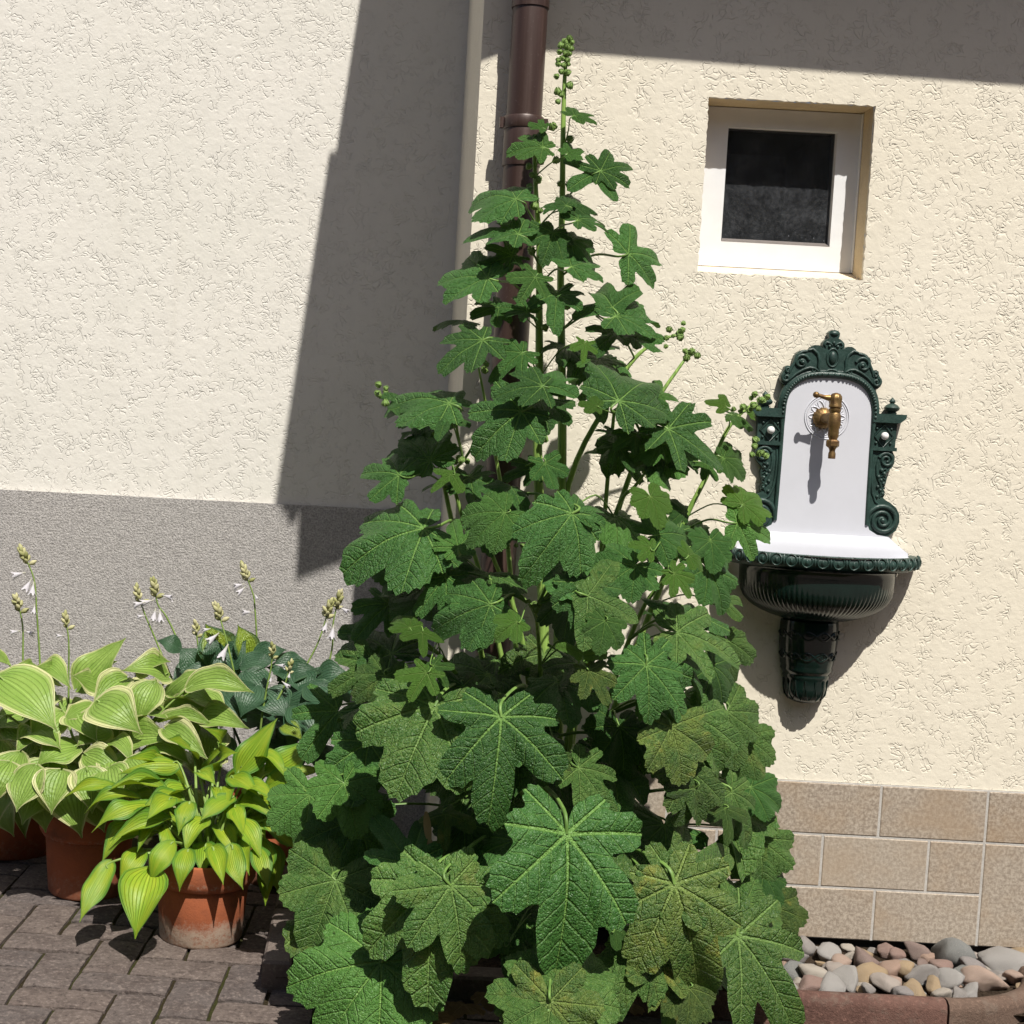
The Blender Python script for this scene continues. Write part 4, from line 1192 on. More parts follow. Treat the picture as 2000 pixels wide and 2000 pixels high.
SHOOTS = [
    ([(1075, 1940), (1130, 1600), (1220, 1330), (1300, 1120), (1340, 1010), (1380, 930), (1415, 850), (1440, 815), (1474, 786)], 8, 2.5, -.02, .02),
    ([(1070, 1940), (1110, 1500), (1180, 1100), (1240, 900), (1280, 790), (1325, 720), (1346, 692)], 8, 2.2, 0, .06),
    ([(1085, 1500), (1100, 1000), (1190, 780), (1240, 700), (1290, 664), (1335, 653)], 7, 2.2, .03, .05),
    ([(1040, 1940), (985, 1500), (900, 1100), (870, 960), (850, 850), (790, 800), (750, 770)], 7, 2.2, 0, 0.0),
    ([(1045, 1900), (1010, 1300), (985, 1000), (960, 850), (935, 720)], 7, 2.2, .06, .06),
    ([(1080, 1900), (1130, 1300), (1200, 1010), (1240, 950), (1272, 908)], 6, 2.2, -.05, -.12),
    ([(1060, 1500), (1055, 1300), (1046, 1190)], 6, 2.5, -.05, -.2),
    ([(1040, 1700), (1000, 1500), (900, 1330), (860, 1280), (808, 1238)], 7, 2.5, -.05, -.12),
    ([(1090, 1800), (1180, 1400), (1250, 1200), (1300, 1130), (1330, 1075)], 6, 2.5, -.05, -.2),
    ([(1050, 1600), (960, 1200), (900, 1000), (885, 930), (905, 900)], 6, 2.2, -.02, -.08),
    ([(1095, 1500), (1160, 1200), (1190, 900), (1200, 800)], 6, 3, 0.02, -.02),
    ([(1060, 1600), (1020, 1250), (960, 1080), (945, 1010)], 6, 3, -.04, -.1),
]
for a in SHOOTS: stem(*a)

def nearest_stem(p, maxz):
    best = None
    for path in STEMS:
        for q in path[::2]:
            if q.z > maxz: continue
            d = (q - p).length + 0.25 * abs((q - p).z)
            if best is None or d < best[0]: best = (d, q)
    return best[1] if best else p + Vector((0, 0.1, -0.1))
PET = MB
def hleaf(jx, jy, L, ang, kind='d', sh='f', dy=0.0, cf=0.70, cu=0.62, cr=None, var=None, pet=True, roll=0.0):
    rel = max(-0.98, min(0.98, (jx - interp(AXT, jy)) / interp(HWT, jy)))
    Y = Y0 - math.sqrt(1 - rel * rel) * interp(HWT, jy) * 0.0011 * 0.72 + dy
    Y = min(Y, -0.07)
    j = at(jx, jy, Y)
    n = (-fwd * cf + Vector((0, 0, 1)) * cu + Vector((1, 0, 0)) * (0.10 + 0.12 * rel if cr is None else cr) + Vector((rnd.gauss(0, .10), rnd.gauss(0, .06), rnd.gauss(0, .08)))).normalized()
    if 950 < jy < 1560 and L > 60: L *= 0.90
    v = rt * math.cos(R(ang)) - up * math.sin(R(ang))
    den = fwd.dot(n)
    mdir = v - fwd * (v.dot(n) / den) if abs(den) > 0.15 else v - n * v.dot(n)
    ml = min(1.45, mdir.length)
    yv = mdir.normalized(); xv_ = yv.cross(n).normalized(); zv_ = xv_.cross(yv)
    k = L * scl(Y) * ml
    wx = rnd.uniform(0.88, 1.08) / max(1.0, ml * 0.85)
    xv_ = xv_ + yv * rnd.gauss(0, .13)
    mm = Matrix(((xv_.x * k * wx, yv.x * k, zv_.x * k, j.x), (xv_.y * k * wx, yv.y * k, zv_.y * k, j.y), (xv_.z * k * wx, yv.z * k, zv_.z * k, j.z), (0, 0, 0, 1)))
    o = link_mesh('leaf', shape(kind, sh, rnd.randrange(7) if var is None else var), holly, mm)
    if pet:
        q = nearest_stem(j, j.z - 0.02)
        mid = (j + q) / 2 + Vector((0, 0, 0.15 * (j - q).length)) + zv_ * -0.01
        a = j - yv * min(0.05, 0.2 * k) - zv_ * 0.004
        path = smooth_path([q, mid * .6 + a * .4 if False else mid, a, j], 5)
        r_ = max(0.0014, min(0.0040, k * 0.020))
        MB().tube(path, taper(len(path), r_ * 1.25, r_ * 0.8), 6).build('leaf_stalk', HP, holly, smooth=60)
    return o

LEAVES = [
    # top of the plant
    (1122, 226, 50, -25, 'g', 'g', 0, .62, .75), (1173, 334, 80, -20, 'd', 'f', 0, .75, .62), (1168, 338, 72, 162, 'd', 't', .02, .7, .7), (1008, 389, 94, 200, 'd', 'f', 0, .66, .72), (1060, 288, 72, 190, 'g', 'f', 0, .66, .72),
    (1012, 458, 96, 196, 'd', 'f', 0, .62, .75), (1106, 402, 52, 195, 'd', 'f', 0, .66, .72), (1060, 250, 34, 200, 'g', 'g', 0, .7, .6), (1108, 300, 40, -30, 'g', 'g', .02, .7, .6), (1080, 455, 60, 120, 'd', 'f', .04, .7, .6), (1115, 470, 66, 30, 'd', 'f', .05, .7, .6), (1000, 500, 66, 160, 'd', 'f', .06, .7, .6), (1030, 610, 70, 200, 'd', 'f', .04, .7, .6), (975, 600, 60, 170, 'd', 'g', .04, .7, .6), (1020, 690, 66, 150, 'd', 'f', .03, .7, .6), (1129, 430, 68, -18, 'd', 'f', 0, .66, .72), (1109, 396, 60, -12, 'd', 'f', 0.02, .66, .72),
    (1227, 496, 98, -14, 'd', 'g', 0, .85, .5), (1116, 521, 74, -24, 'd', 'g', 0, .6, .76),
    (952, 543, 106, 190, 'd', 'f', 0, .7, .68), (1046, 541, 62, 125, 'g', 'g', -.02, .8, .55), (1087, 575, 70, 100, 'd', 'f', .05, .6, .7), (943, 664, 108, 160, 'd', 'f', -.02, .72, .65),
    (1060, 754, 84, 175, 'd', 'f', -.05, .66, .70), (1062, 752, 78, -38, 'd', 't', -.04, .7, .6), (878, 788, 122, 200, 'd', 'f', 0, .66, .72), (1018, 804, 126, 150, 'd', 'f', -.02, .75, .6), (779, 928, 96, 190, 'd', 'g', 0, .72, .62), (840, 900, 90, 230, 'd', 'f', .10, .7, .5),
    (882, 927, 44, 150, 'y', 't', -.05), (1064, 905, 60, 70, 'd', 'g', -.02), (1045, 915, 55, 170, 'd', 'f', .05), (874, 812, 56, 130, 'd', 't', 0, .3, .9),
    # right-hand upper
    (1203, 618, 104, -8, 'd', 'f', 0, .68, .68), (1196, 600, 74, -118, 'd', 't', .02, .75, .5, -.2), (1203, 650, 62, 150, 'd', 'f', .06, .4, .9), (1142, 671, 38, 100, 'y', 'g', -.02), (1209, 783, 118, -48, 'd', 'f', -.02, .85, .48), (1285, 770, 58, 10, 'g', 't', .05),
    (1168, 793, 42, 200, 'y', 'g', -.04), (1305, 838, 122, 32, 'd', 'f', 0, .75, .6), (1293, 868, 68, 172, 'g', 'f', .02), (1418, 793, 42, 212, 'y', 't', 0), (1430, 810, 50, 20, 'g', 'g', 0, .5, .8), (1462, 803, 28, 0, 'y', 't', 0), (1412, 895, 66, 30, 'g', 'f', 0, .8, .55),
    (1310, 868, 74, 42, 'd', 'f', .06), (1378, 905, 40, 40, 'g', 'g', 0), (1270, 970, 62, 62, 'y', 'r', -.05, .8, .55), (1440, 1022, 104, 8, 'g', 'g', -.04, .85, .5, .0, 1), (1450, 985, 58, 330, 'y', 'r', -.02, .8, .55),
    (1240, 850, 46, 150, 'd', 'g', .04), (1205, 870, 50, 60, 'd', 'f', .08), (1335, 1000, 46, 200, 'd', 'g', .06),
    # middle belt
    (828, 1032, 160, 166, 'd', 'f', -.02, .72, .62), (986, 1002, 80, 145, 'g', 'r', -.06, .8, .5), (1117, 1003, 124, 128, 'd', 'f', -.10, .80, .52), (1122, 1000, 88, -12, 'd', 'f', -.08, .6, .75), (827, 1112, 84, 250, 'd', 'f', .03, .7, .6), (790, 1100, 60, 130, 'd', 'r', .05), (871, 1126, 98, 130, 'd', 'f', -.02, .75, .55),
    (958, 1180, 118, 158, 'd', 'f', -.08, .78, .55), (955, 1182, 98, 118, 'd', 't', -.07, .8, .5), (895, 1070, 72, 260, 'g', 'f', -.02), (1010, 1215, 46, 150, 'y', 'g', -.16), (800, 1226, 50, 215, 'y', 'g', -.10), (825, 1235, 42, 100, 'y', 't', -.10), (834, 1314, 72, 130, 'y', 'g', -.14, .8, .5), (846, 1300, 50, 60, 'g', 'g', -.12),
    (765, 1277, 118, 218, 'd', 'f', .04, .45, .85), (732, 1299, 112, 150, 'm', 'f', -.02, .8, .5), (752, 1320, 84, 112, 'm', 'r', -.06, .7, .45), (849, 1380, 180, 122, 'm', 'f', -.10, .8, .5), (905, 1340, 70, 80, 'd', 'r', .04), 
    (1145, 1142, 98, 100, 'd', 'f', -.12, .78, .55), (1110, 1097, 132, 35, 'd', 'g', -.05, .25, .95), (1240, 1105, 90, 150, 'd', 'r', -.08, .78, .5), (1148, 1164, 138, 24, 'm', 't', -.14, .8, .5), (1182, 1213, 68, 98, 'g', 'f', -.16, .85, .45),
    (1150, 1310, 74, 62, 'o', 'f', -.14, .75, .5), (1138, 1280, 50, 275, 'y', 't', -.14), (1270, 1070, 46, 200, 'y', 'g', -.12), (1282, 1045, 88, -10, 'd', 'r', -.05, .8, .5), (1387, 1056, 52, 80, 'd', 'r', 0), (1316, 1120, 66, 45, 'y', 'f', -.14, .85, .45), (1345, 1085, 40, 330, 'y', 'g', -.14), (1380, 1110, 92, 60, 'd', 'r', 0, .7, .5), (1410, 1175, 68, -20, 'm', 't', 0, .6, .6),
    (1322, 1236, 148, 10, 'm', 'f', -.08, .62, .70), (1340, 1200, 110, -35, 'd', 't', -.02, .4, .85), (1262, 1299, 112, 100, 'd', 'f', -.14, .8, .5), (1262, 1299, 158, 52, 'd', 'f', -.12, .8, .5), (1290, 1270, 120, 20, 'd', 'g', -.02, .3, .95), (1390, 1300, 90, 60, 'd', 'r', -.02, .7, .5),
    (1360, 1400, 150, 62, 'm', 'f', -.08, .82, .45), (1420, 1390, 110, 80, 'm', 'r', -.02, .75, .4), (1310, 1420, 130, 70, 'o', 'f', -.12, .8, .45), (1450, 1440, 100, 65, 'm', 'r', 0, .7, .45),
    # big lower leaves
    (979, 1401, 172, 97, 'd', 'k', -.10, .86, .50, 0.05, 1), (1107, 1629, 232, 87, 'd', 'k', -.14, .86, .50, 0.06, 2), (1130, 1500, 122, 45, 'm', 'f', -.06, .75, .55), (1080, 1470, 60, 120, 'm', 'g', -.06), (851, 1727, 226, 104, 'm', 'k', -.08, .85, .45, 0.0, 3), (800, 1690, 120, 235, 'd', 'f', -.04, .8, .45), (880, 1730, 158, 76, 'm', 'f', -.10, .85, .42),
    (606, 1552, 104, 95, 'g', 'r', -.03, .85, .45), (672, 1530, 100, 75, 'g', 'r', -.03, .85, .45), (655, 1720, 122, 120, 'm', 'r', -.02, .85, .4), (745, 1880, 158, 140, 'g', 'r', -.08, .8, .5), (640, 1895, 76, 175, 'o', 'r', -.08, .8, .5), (1075, 1957, 140, 90, 'o', 'r', -.18, .8, .5), (1075, 1957, 120, -160, 'm', 'r', -.17, .7, .6), (1085, 1950, 130, -30, 'm', 'r', -.16, .7, .6),
    (1317, 1727, 200, 66, 'o', 'k', -.10, .85, .45, 0.02, 4), (1317, 1727, 165, -22, 'm', 'f', -.08, .85, .45), (1441, 1828, 205, 52, 'm', 'f', -.06, .82, .45, .02, 5), (1440, 1800, 120, -10, 'm', 'r', -.02, .8, .45), (1300, 1860, 115, 85, 'd', 'f', -.02, .7, .5), (1290, 1880, 84, 110, 'o', 'g', -.06, .7, .5), (1345, 1930, 66, 90, 'o', 'r', -.08), (1250, 1850, 90, 130, 'm', 'f', -.04, .5, .8),
    (1340, 1500, 124, 72, 'm', 'f', -.08, .82, .45), (1358, 1540, 92, 98, 'm', 't', -.10, .85, .3), (1415, 1580, 52, 85, 'm', 't', -.06), (1428, 1547, 118, 52, 'm', 'f', -.04, .8, .45), (1466, 1538, 88, 22, 'd', 'r', -.02, .7, .55), (1480, 1640, 90, 80, 'm', 'r', 0, .8, .4), (1490, 1705, 54, 60, 'd', 'r', 0), (1505, 1770, 70, 70, 'o', 'r', 0),
    (985, 1840, 50, 200, 'g', 'g', -.02), (1200, 1815, 46, 20, 'g', 't', -.06), (990, 1860, 44, 30, 'g', 'g', -.02), (870, 1590, 60, 100, 'o', 't', .02), (905, 1610, 70, 90, 'd', 'r', .06),
    (1420, 1250, 80, 75, 'm', 'f', 0, .75, .45), (1210, 1420, 90, 80, 'd', 'r', .06), (760, 1180, 84, 140, 'd', 'f', .06), (720, 1240, 80, 150, 'd', 'g', .06), (660, 1390, 110, 130, 'd', 'f', .06, .6, .5), (720, 1450, 120, 105, 'd', 'f', .04, .7, .45), (700, 1600, 110, 110, 'd', 'r', .08, .7, .4),
]
for a in LEAVES: hleaf(*a)
# leaves deeper inside the plant
for i in range(72):
    py = rnd.uniform(1130, 1900) if i > 26 else rnd.uniform(620, 1130)
    rel = rnd.uniform(-.80, .80)
    px = interp(AXT, py) + rel * interp(HWT, py)
    if px > 1400 and py < 1050: continue
    L = rnd.uniform(.75, 1.15) * interp([(500, 50), (900, 76), (1300, 100), (1900, 125)], py)
    hleaf(px, py - L * .3, L, rnd.uniform(40, 150) + (60 * -rel if rel < 0 else -50 * rel), rnd.choice('dddm' if py > 1300 else 'dddg'), rnd.choice('ffrg'), dy=rnd.uniform(.04, .30), cf=rnd.uniform(.05, .45), cu=rnd.uniform(.8, 1.0), pet=rnd.random() < .6)
# a withered leaf hanging in the middle
wl = MB()
wp = smooth_path([at(832, 1585, -.6), at(838, 1640, -.61), at(850, 1690, -.62), at(857, 1725, -.62)], 5)
wl.tube(wp, [.003, .006, .008, .009, .008, .006, .008, .007, .006, .007, .006, .005, .004, .004, .003, .002][:len(wp)], 6, flat=.35)
wl.build('withered_leaf', HM['x'], holly, smooth=60)

# buds
def bud_mesh():
    mb = MB().lathe([(.08, -.75), (.55, -.6), (.92, -.15), (.95, .2), (.72, .62), (.35, .92), (.06, 1.1)], (0, 0, 0), n=10)
    for k in range(5):
        t = k * 1.2566
        mb.tube([(.6 * math.cos(t), .6 * math.sin(t), -.6), (1.0 * math.cos(t), 1.0 * math.sin(t), 0), (.6 * math.cos(t), .6 * math.sin(t), .85), (.25 * math.cos(t), .25 * math.sin(t), 1.35)], [.16, .22, .16, .05], 5)
    me = mb.mesh('bud', smooth=60)
    g = G('hollyhock_bud'); p = g.obj()
    c = g.mix(g.step(g.noise(p, 2.5, 3), .35, .65), (0.11, 0.20, 0.045), (0.21, 0.31, 0.085))
    me.materials.append(g.done(g.bsdf(c, .6, .3)))
    return me
BUD = bud_mesh()
def bud(px, py, r, Y=None, dirv=None):
    p = at(px, py, Y0 - .02 if Y is None else Y)
    d = (dirv or Vector((rnd.gauss(0, .6), rnd.gauss(-.3, .4), rnd.uniform(.3, 1.0)))).normalized()
    mm = Matrix.Translation(p) @ d.to_track_quat('Z', 'Y').to_matrix().to_4x4() @ Matrix.Scale(r * 0.95 * scl(Y0), 4)
    link_mesh('bud', BUD, holly, mm)
for px, py, r in [(1112, 76, 7), (1103, 82, 7), (1117, 84, 6), (1096, 90, 7), (1108, 92, 7), (1116, 96, 6), (1094, 102, 6), (1104, 104, 7), (1112, 106, 6), (1098, 114, 6), (1090, 118, 6), (1108, 118, 6), (1100, 128, 6), (1090, 126, 6), (1110, 126, 5), (1095, 140, 6), (1108, 142, 7), (1088, 150, 6), (1112, 168, 8), (1090, 180, 8), (1096, 186, 6), (1089, 199, 6),
                  (1080, 248, 9), (1112, 272, 8), (1086, 314, 8), (1094, 360, 6), (1112, 362, 7), (1034, 272, 8), (1046, 270, 8), (1054, 278, 8), (1030, 284, 8), (1042, 286, 9), (1052, 292, 8), (1036, 298, 8), (1046, 304, 7), (1055, 315, 8), (1034, 326, 7), (1038, 342, 6), (1050, 352, 8), (1034, 364, 6), (1043, 404, 9), (1055, 412, 6), (1062, 449, 9), (1100, 470, 8), (1038, 491, 9), (1070, 505, 8), (1036, 560, 7), (1064, 640, 8), (1108, 600, 7), (1062, 858, 9), (1110, 700, 7)]:
    bud(px + 0, py, r, Y0 + (.02 if px > 1075 else -.03))
for tip, n, r in (((1478, 784), 8, 7), ((1462, 790), 4, 6), ((1346, 694), 7, 7), ((1325, 652), 9, 7), ((1300, 660), 5, 6), ((752, 772), 7, 7), ((935, 712), 7, 6), ((1274, 906), 6, 7), ((1045, 1186), 9, 7), ((810, 1236), 9, 7), ((1332, 1080), 8, 7), ((900, 905), 6, 7), ((1475, 880), 6, 7), ((1440, 812), 3, 6), ((1265, 925), 3, 6), ((1000, 1065), 6, 6), ((1275, 1140), 6, 6)):
    for _ in range(n):
        bud(tip[0] + rnd.gauss(0, 9), tip[1] + rnd.gauss(0, 8), r * rnd.uniform(.7, 1.1), Y0 + rnd.uniform(-.13, .0) - (.12 if tip[1] > 1000 else 0))
# fallen dry leaves on the soil
for px, py, s_, lb in ((905, 1962, 60, 'largest dry tan leaf fallen on the soil at the bottom edge under the hollyhock'), (850, 1987, 46, 'dry tan leaf fallen left of the largest dry leaf at the bottom edge'), (1230, 1965, 40, 'dry tan leaf fallen on the soil right of the bottom middle hollyhock leaf'), (950, 1942, 44, 'dry tan leaf fallen just behind the largest dry leaf under the hollyhock')):
    p = at_ground(px, py, .062)
    o = bpy.data.objects.new('dry_leaf', shape('x', 'r', 1)); C.objects.link(o)
    o.location = p; o.scale = [s_ * scl(p.y)] * 3; o.rotation_euler = (rnd.uniform(-.3, .3), rnd.uniform(-.3, .3), rnd.uniform(0, 6))
    tag(o, lb, 'leaf', 'fallen leaves on the soil')

# ------------------------------------------------------------------ hostas
def hosta_mesh(seed, mat, arch=0.12, cup=0.10, wave=0.03, wide=1.0, tip=1.0):
    rr = random.Random(seed)
    NL, NW = 16, 10
    ph = [rr.uniform(0, 6.28) for _ in range(3)]
    pw = rr.uniform(.60, .72) if mat is HO.get('v') else rr.uniform(.66, .80)
    tw_ = rr.uniform(-.25, .25); bend = rr.uniform(-.06, .06)
    vs, uv = [], []
    for j in range(NL + 1):
        t = j / NL
        w = 0.5 * wide * (math.sin(math.pi * min(1, t ** pw)) ** (0.85 if t ** pw < .5 else 1.3) if t < 1 else 0)
        w = max(w, 0.012 if j else 0.03)
        for i in range(NW + 1):
            s_ = -1 + 2 * i / NW
            x = s_ * w + bend * math.sin(math.pi * t)
            y = t - 0.05 * (1 - abs(s_)) * 0 - (0.05 * abs(s_) ** 2 * (1 - t) if t < .3 else 0)
            z = arch * math.sin(math.pi * t) + cup * (abs(s_) ** 1.5) * w - 0.05 * t * t
            z += wave * math.sin(t * 9 + ph[0] + (2.2 if s_ > 0 else 0)) * abs(s_) ** 2 * (w * 2) + tw_ * s_ * w * (t - .3)
            z += 0.010 * math.cos(s_ * math.pi * 4.5) * w * 2
            vs.append((x, y, z)); uv.append((s_, t))
    fs = [(j * (NW + 1) + i, j * (NW + 1) + i + 1, (j + 1) * (NW + 1) + i + 1, (j + 1) * (NW + 1) + i) for j in range(NL) for i in range(NW)]
    me = bpy.data.meshes.new('leaf'); me.from_pydata(vs, [], fs)
    l_ = me.uv_layers.new(name='vein')
    for lp in me.loops: l_.data[lp.index].uv = uv[lp.vertex_index]
    me.shade_smooth(); me.materials.append(mat)
    return me
def hosta_mat(name, c0, c1, edge, e0, e1, trans, rough=0.42, quilt=0.0, tw=0.19, spec=0.4, brown=0.0):
    g = G(name)
    uv = g.n('UVMap', uv_map='vein').outputs[0]
    r = g.rand()
    sep = g.n('SeparateXYZ', {0: uv}); s_, t_ = sep.outputs[0], sep.outputs[1]
    off = g.n('CombineXYZ', {0: g.math('MULTIPLY', r, 31.0), 1: g.math('MULTIPLY', r, 57.0), 2: 0.0}).outputs[0]
    q = g.n('VectorMath', {0: uv, 1: off}, operation='ADD').outputs[0]
    qs = g.n('VectorMath', {0: q, 1: (7.0, 1.2, 1.0)}, operation='MULTIPLY').outputs[0]
    n1, n2, n3 = g.noise(q, 1.6, 3, 0.6), g.noise(qs, 1.6, 3, 0.6), g.noise(q, 14, 4, 0.7)
    a = g.math('ABSOLUTE', s_)
    c = g.mix(g.step(n1, 0.35, 0.65), c0, c1)
    c = g.mix(g.step(r, 0, 1, 0, .3), c, tuple(x * .7 for x in c0))
    em = g.step(g.math('ADD', g.math('ADD', a, g.math('MULTIPLY', g.step(t_, .82, 1.0), .25)), g.math('ADD', g.math('MULTIPLY', g.math('SUBTRACT', n2, 0.5), 0.55), g.math('MULTIPLY', g.math('SUBTRACT', r, 0.5), 0.22))), e0, e1)
    c = g.mix(em, c, edge)
    fr_ = g.math('ABSOLUTE', g.math('SUBTRACT', g.math('FRACT', g.math('MULTIPLY', s_, 6.0)), 0.5))
    vn = g.step(fr_, 0.0, 0.13, 1, 0)
    c = g.mix(g.math('MULTIPLY', vn, 0.08), c, tuple(min(1, x * 1.5 + .03) for x in c1))
    c = g.mix(g.step(a, 0.0, 0.035, .35, 0), c, tuple(min(1, x * 1.6 + .04) for x in c1))
    if brown:
        c = g.mix(g.math('MULTIPLY', g.step(n3, .60, .70, 0, brown), g.step(a, .75, 1.0)), c, (.22, .11, .04))
    h = g.math('ADD', g.math('MULTIPLY', vn, -0.55), g.math('MULTIPLY', n3, 0.3))
    if quilt:
        qv = g.n('VectorMath', {0: q, 1: (5.0, 11.0, 1.0)}, operation='MULTIPLY').outputs[0]
        h = g.math('ADD', h, g.math('MULTIPLY', g.n('TexVoronoi', {'Vector': qv, 'Scale': 1.6}, feature='SMOOTH_F1').outputs[0], -quilt))
    nrm = g.bump(h, 0.0032, 1.0)
    ps = g.bsdf(c, rough, spec, nrm)
    tr = g.n('BsdfTranslucent', {'Color': (*trans, 1)})
    return g.done(g.n('MixShader', {0: tw, 1: ps.outputs[0], 2: tr.outputs[0]}))
HO = {
    'v': hosta_mat('hosta_leaf_cream_edged', (0.185, 0.310, 0.050), (0.250, 0.375, 0.075), (0.56, 0.56, 0.28), .70, .95, (0.34, 0.48, 0.06), brown=.9, quilt=.5),
    'l': hosta_mat('hosta_leaf_lime', (0.200, 0.350, 0.022), (0.320, 0.415, 0.028), (0.085, 0.225, 0.028), .62, 1.0, (0.38, 0.52, 0.02), brown=.4),
    'b': hosta_mat('hosta_leaf_blue_green', (0.034, 0.085, 0.042), (0.052, 0.115, 0.060), (0.060, 0.125, 0.060), .85, 1.0, (0.12, 0.25, 0.04), rough=.36, quilt=.35, tw=.16),
    'c': hosta_mat('hosta_leaf_green_gold', (0.20, 0.30, 0.03), (0.27, 0.36, 0.04), (0.05, 0.12, 0.06), .55, .95, (0.34, 0.42, 0.03), rough=.38, quilt=.9, tw=.25),
}
HMS = {k: [hosta_mesh(ord(k) * 13 + i, HO[k], arch=a_, cup=c_, wave=w_) for i, (a_, c_, w_) in enumerate(((.10, .10, .05), (.18, .32, .07), (.05, .02, .09), (.25, .18, .06), (.13, -.22, .08), (.20, .05, .10), (.08, .40, .06)))] for k in HO}
def petm(name, a, b):
    g = G(name); p = g.obj()
    return g.done(g.bsdf(g.mix(g.step(g.noise(p, 30, 3), .35, .65), a, b), .5, .4))
PETM = petm('hosta_stalk_green', (0.16, 0.25, 0.05), (0.22, 0.32, 0.08))
PETB = petm('hosta_stalk_dark', (0.05, 0.09, 0.04), (0.10, 0.15, 0.07))
def hosta_leaf(plant, crown, kind, bx, by, tx, ty, w, Yb, out=None, cf=None, var=None, pet=True):
    dx, dyy = tx - bx, ty - by
    ln = math.hypot(dx, dyy)
    full = {'l': 108.0, 'v': 112.0}.get(kind, 0.0) * rnd.uniform(.9, 1.1)
    if out is None and ln < full:                               # short in the picture = pointing at the viewer
        out = min(1.6, math.sqrt(full * full - ln * ln) / ln) * 0.85
        Yb += out * ln * scl(Yb) * 0.35
        if kind == 'l': w *= 0.92
    if out is None: out = 0.62 * max(0, dyy / ln) + 0.14 if dyy > 0 else -0.25 * (-dyy / ln) + .10
    Yt = Yb - out * ln * scl(Yb)
    B, T = at(bx, by, Yb), at(tx, ty, Yt)
    yv = (T - B)
    k = yv.length; yv = yv.normalized()
    c_ = cf if cf is not None else (0.55 if dyy > -10 else 0.8)
    nh = (-fwd * c_ + Vector((0, 0, 1)) * .75 + Vector((rnd.gauss(0, .15), rnd.gauss(0, .1), rnd.gauss(0, .1))))
    xv_ = yv.cross(nh).normalized(); zv_ = xv_.cross(yv)
    kx = w * scl(Yb) * (1.02 if kind == 'l' else 1.22)
    kz = max(k, kx) * .9
    mm = Matrix(((xv_.x * kx, yv.x * k, zv_.x * kz, B.x), (xv_.y * kx, yv.y * k, zv_.y * kz, B.y), (xv_.z * kx, yv.z * k, zv_.z * kz, B.z), (0, 0, 0, 1)))
    link_mesh('leaf', rnd.choice(HMS[kind]) if var is None else HMS[kind][var], plant, mm)
    if pet:
        cpt = Vector((crown.x + rnd.uniform(-.025, .025), crown.y + rnd.uniform(-.025, .025), crown.z - .02))
        mid = (cpt + B) / 2 + Vector((0, 0, .10 * (B - cpt).length)) + (B - cpt) * .05
        path = smooth_path([cpt, mid, B, B + yv * k * .12 + zv_ * kz * .02], 4)
        MB().tube(path, taper(len(path), .0042, .0022), 6).build('leaf_stalk', PETB if kind == 'b' else PETM, plant, smooth=60)
# flower meshes
def trumpet():
    mb = MB().lathe([(.05, 0), (.07, .25), (.11, .45), (.20, .70), (.24, .86)], (0, 0, 0), n=12)
    for k in range(6):
        t = k * math.pi / 3
        c_, s_ = math.cos(t), math.sin(t)
        mb.add([(.19 * math.cos(t - .45), .19 * math.sin(t - .45), .80), (.19 * math.cos(t + .45), .19 * math.sin(t + .45), .80), (.34 * math.cos(t + .22), .34 * math.sin(t + .22), .98), (.40 * c_, .40 * s_, 1.06), (.34 * math.cos(t - .22), .34 * math.sin(t - .22), .98)], [(0, 1, 2, 3, 4)])
    mb.f = [f for f in mb.f if len(f) != 12]
    me = mb.mesh('flower', smooth=60, fix=False)
    g = G('hosta_flower_white'); p = g.obj()
    z = g.n('SeparateXYZ', {0: p}).outputs[2]
    c = g.mix(g.step(z, .05, .45), (.52, .51, .40), (.66, .64, .68))
    ps = g.bsdf(c, .6, .2); tr = g.n('BsdfTranslucent', {'Color': (.7, .68, .72, 1)})
    me.materials.append(g.done(g.n('MixShader', {0: .3, 1: ps.outputs[0], 2: tr.outputs[0]})))
    return me
def hbud():
    mb = MB().lathe([(.04, 0), (.16, .15), (.26, .42), (.24, .66), (.10, .92), (.02, 1.0)], (0, 0, 0), n=8)
    me = mb.mesh('flower_bud', smooth=60)
    g = G('hosta_flower_bud'); p = g.obj(); r = g.rand()
    c = g.mix(r, (.26, .27, .10), (.50, .47, .28))
    me.materials.append(g.done(g.bsdf(c, .6, .2)))
    return me
TRU, HBU = trumpet(), hbud()
def orient(d): return Vector(d).normalized().to_track_quat('Z', 'Y').to_matrix().to_4x4()
def flower_stalk(plant, pts, Y, nb=10, flowers=(), size=34):
    w = [at(px, py, Y + .02 * i / len(pts)) for i, (px, py) in enumerate(pts)]
    path = smooth_path(w, 5)
    st = MB().tube(path, taper(len(path), .0032, .0018), 6).build('flower_stalk', PETM, plant, origin=path[0], smooth=60)
    top = path[-1]; ax_ = (path[-1] - path[-3]).normalized()
    for k in range(nb):
        t = k / nb
        d = (ax_ * (0.5 + 1.1 * t) + Vector((math.cos(k * 2.4), math.sin(k * 2.4), 0)) * (1.0 - .6 * t)).normalized()
        p = top - ax_ * (1 - t) * size * .9 * scl(Y)
        link_mesh('flower_bud', HBU, st, Matrix.Translation(p) @ orient(d) @ Matrix.Scale(size * .52 * scl(Y) * rnd.uniform(.8, 1.1), 4))
    for (px, py, ang, L) in flowers:
        d = rt * math.cos(R(ang)) - up * math.sin(R(ang)) - fwd * .25
        p = at(px, py, Y - .005)
        link_mesh('flower', TRU, st, Matrix.Translation(p) @ orient(d) @ Matrix.Scale(L * .88 * scl(Y), 4))

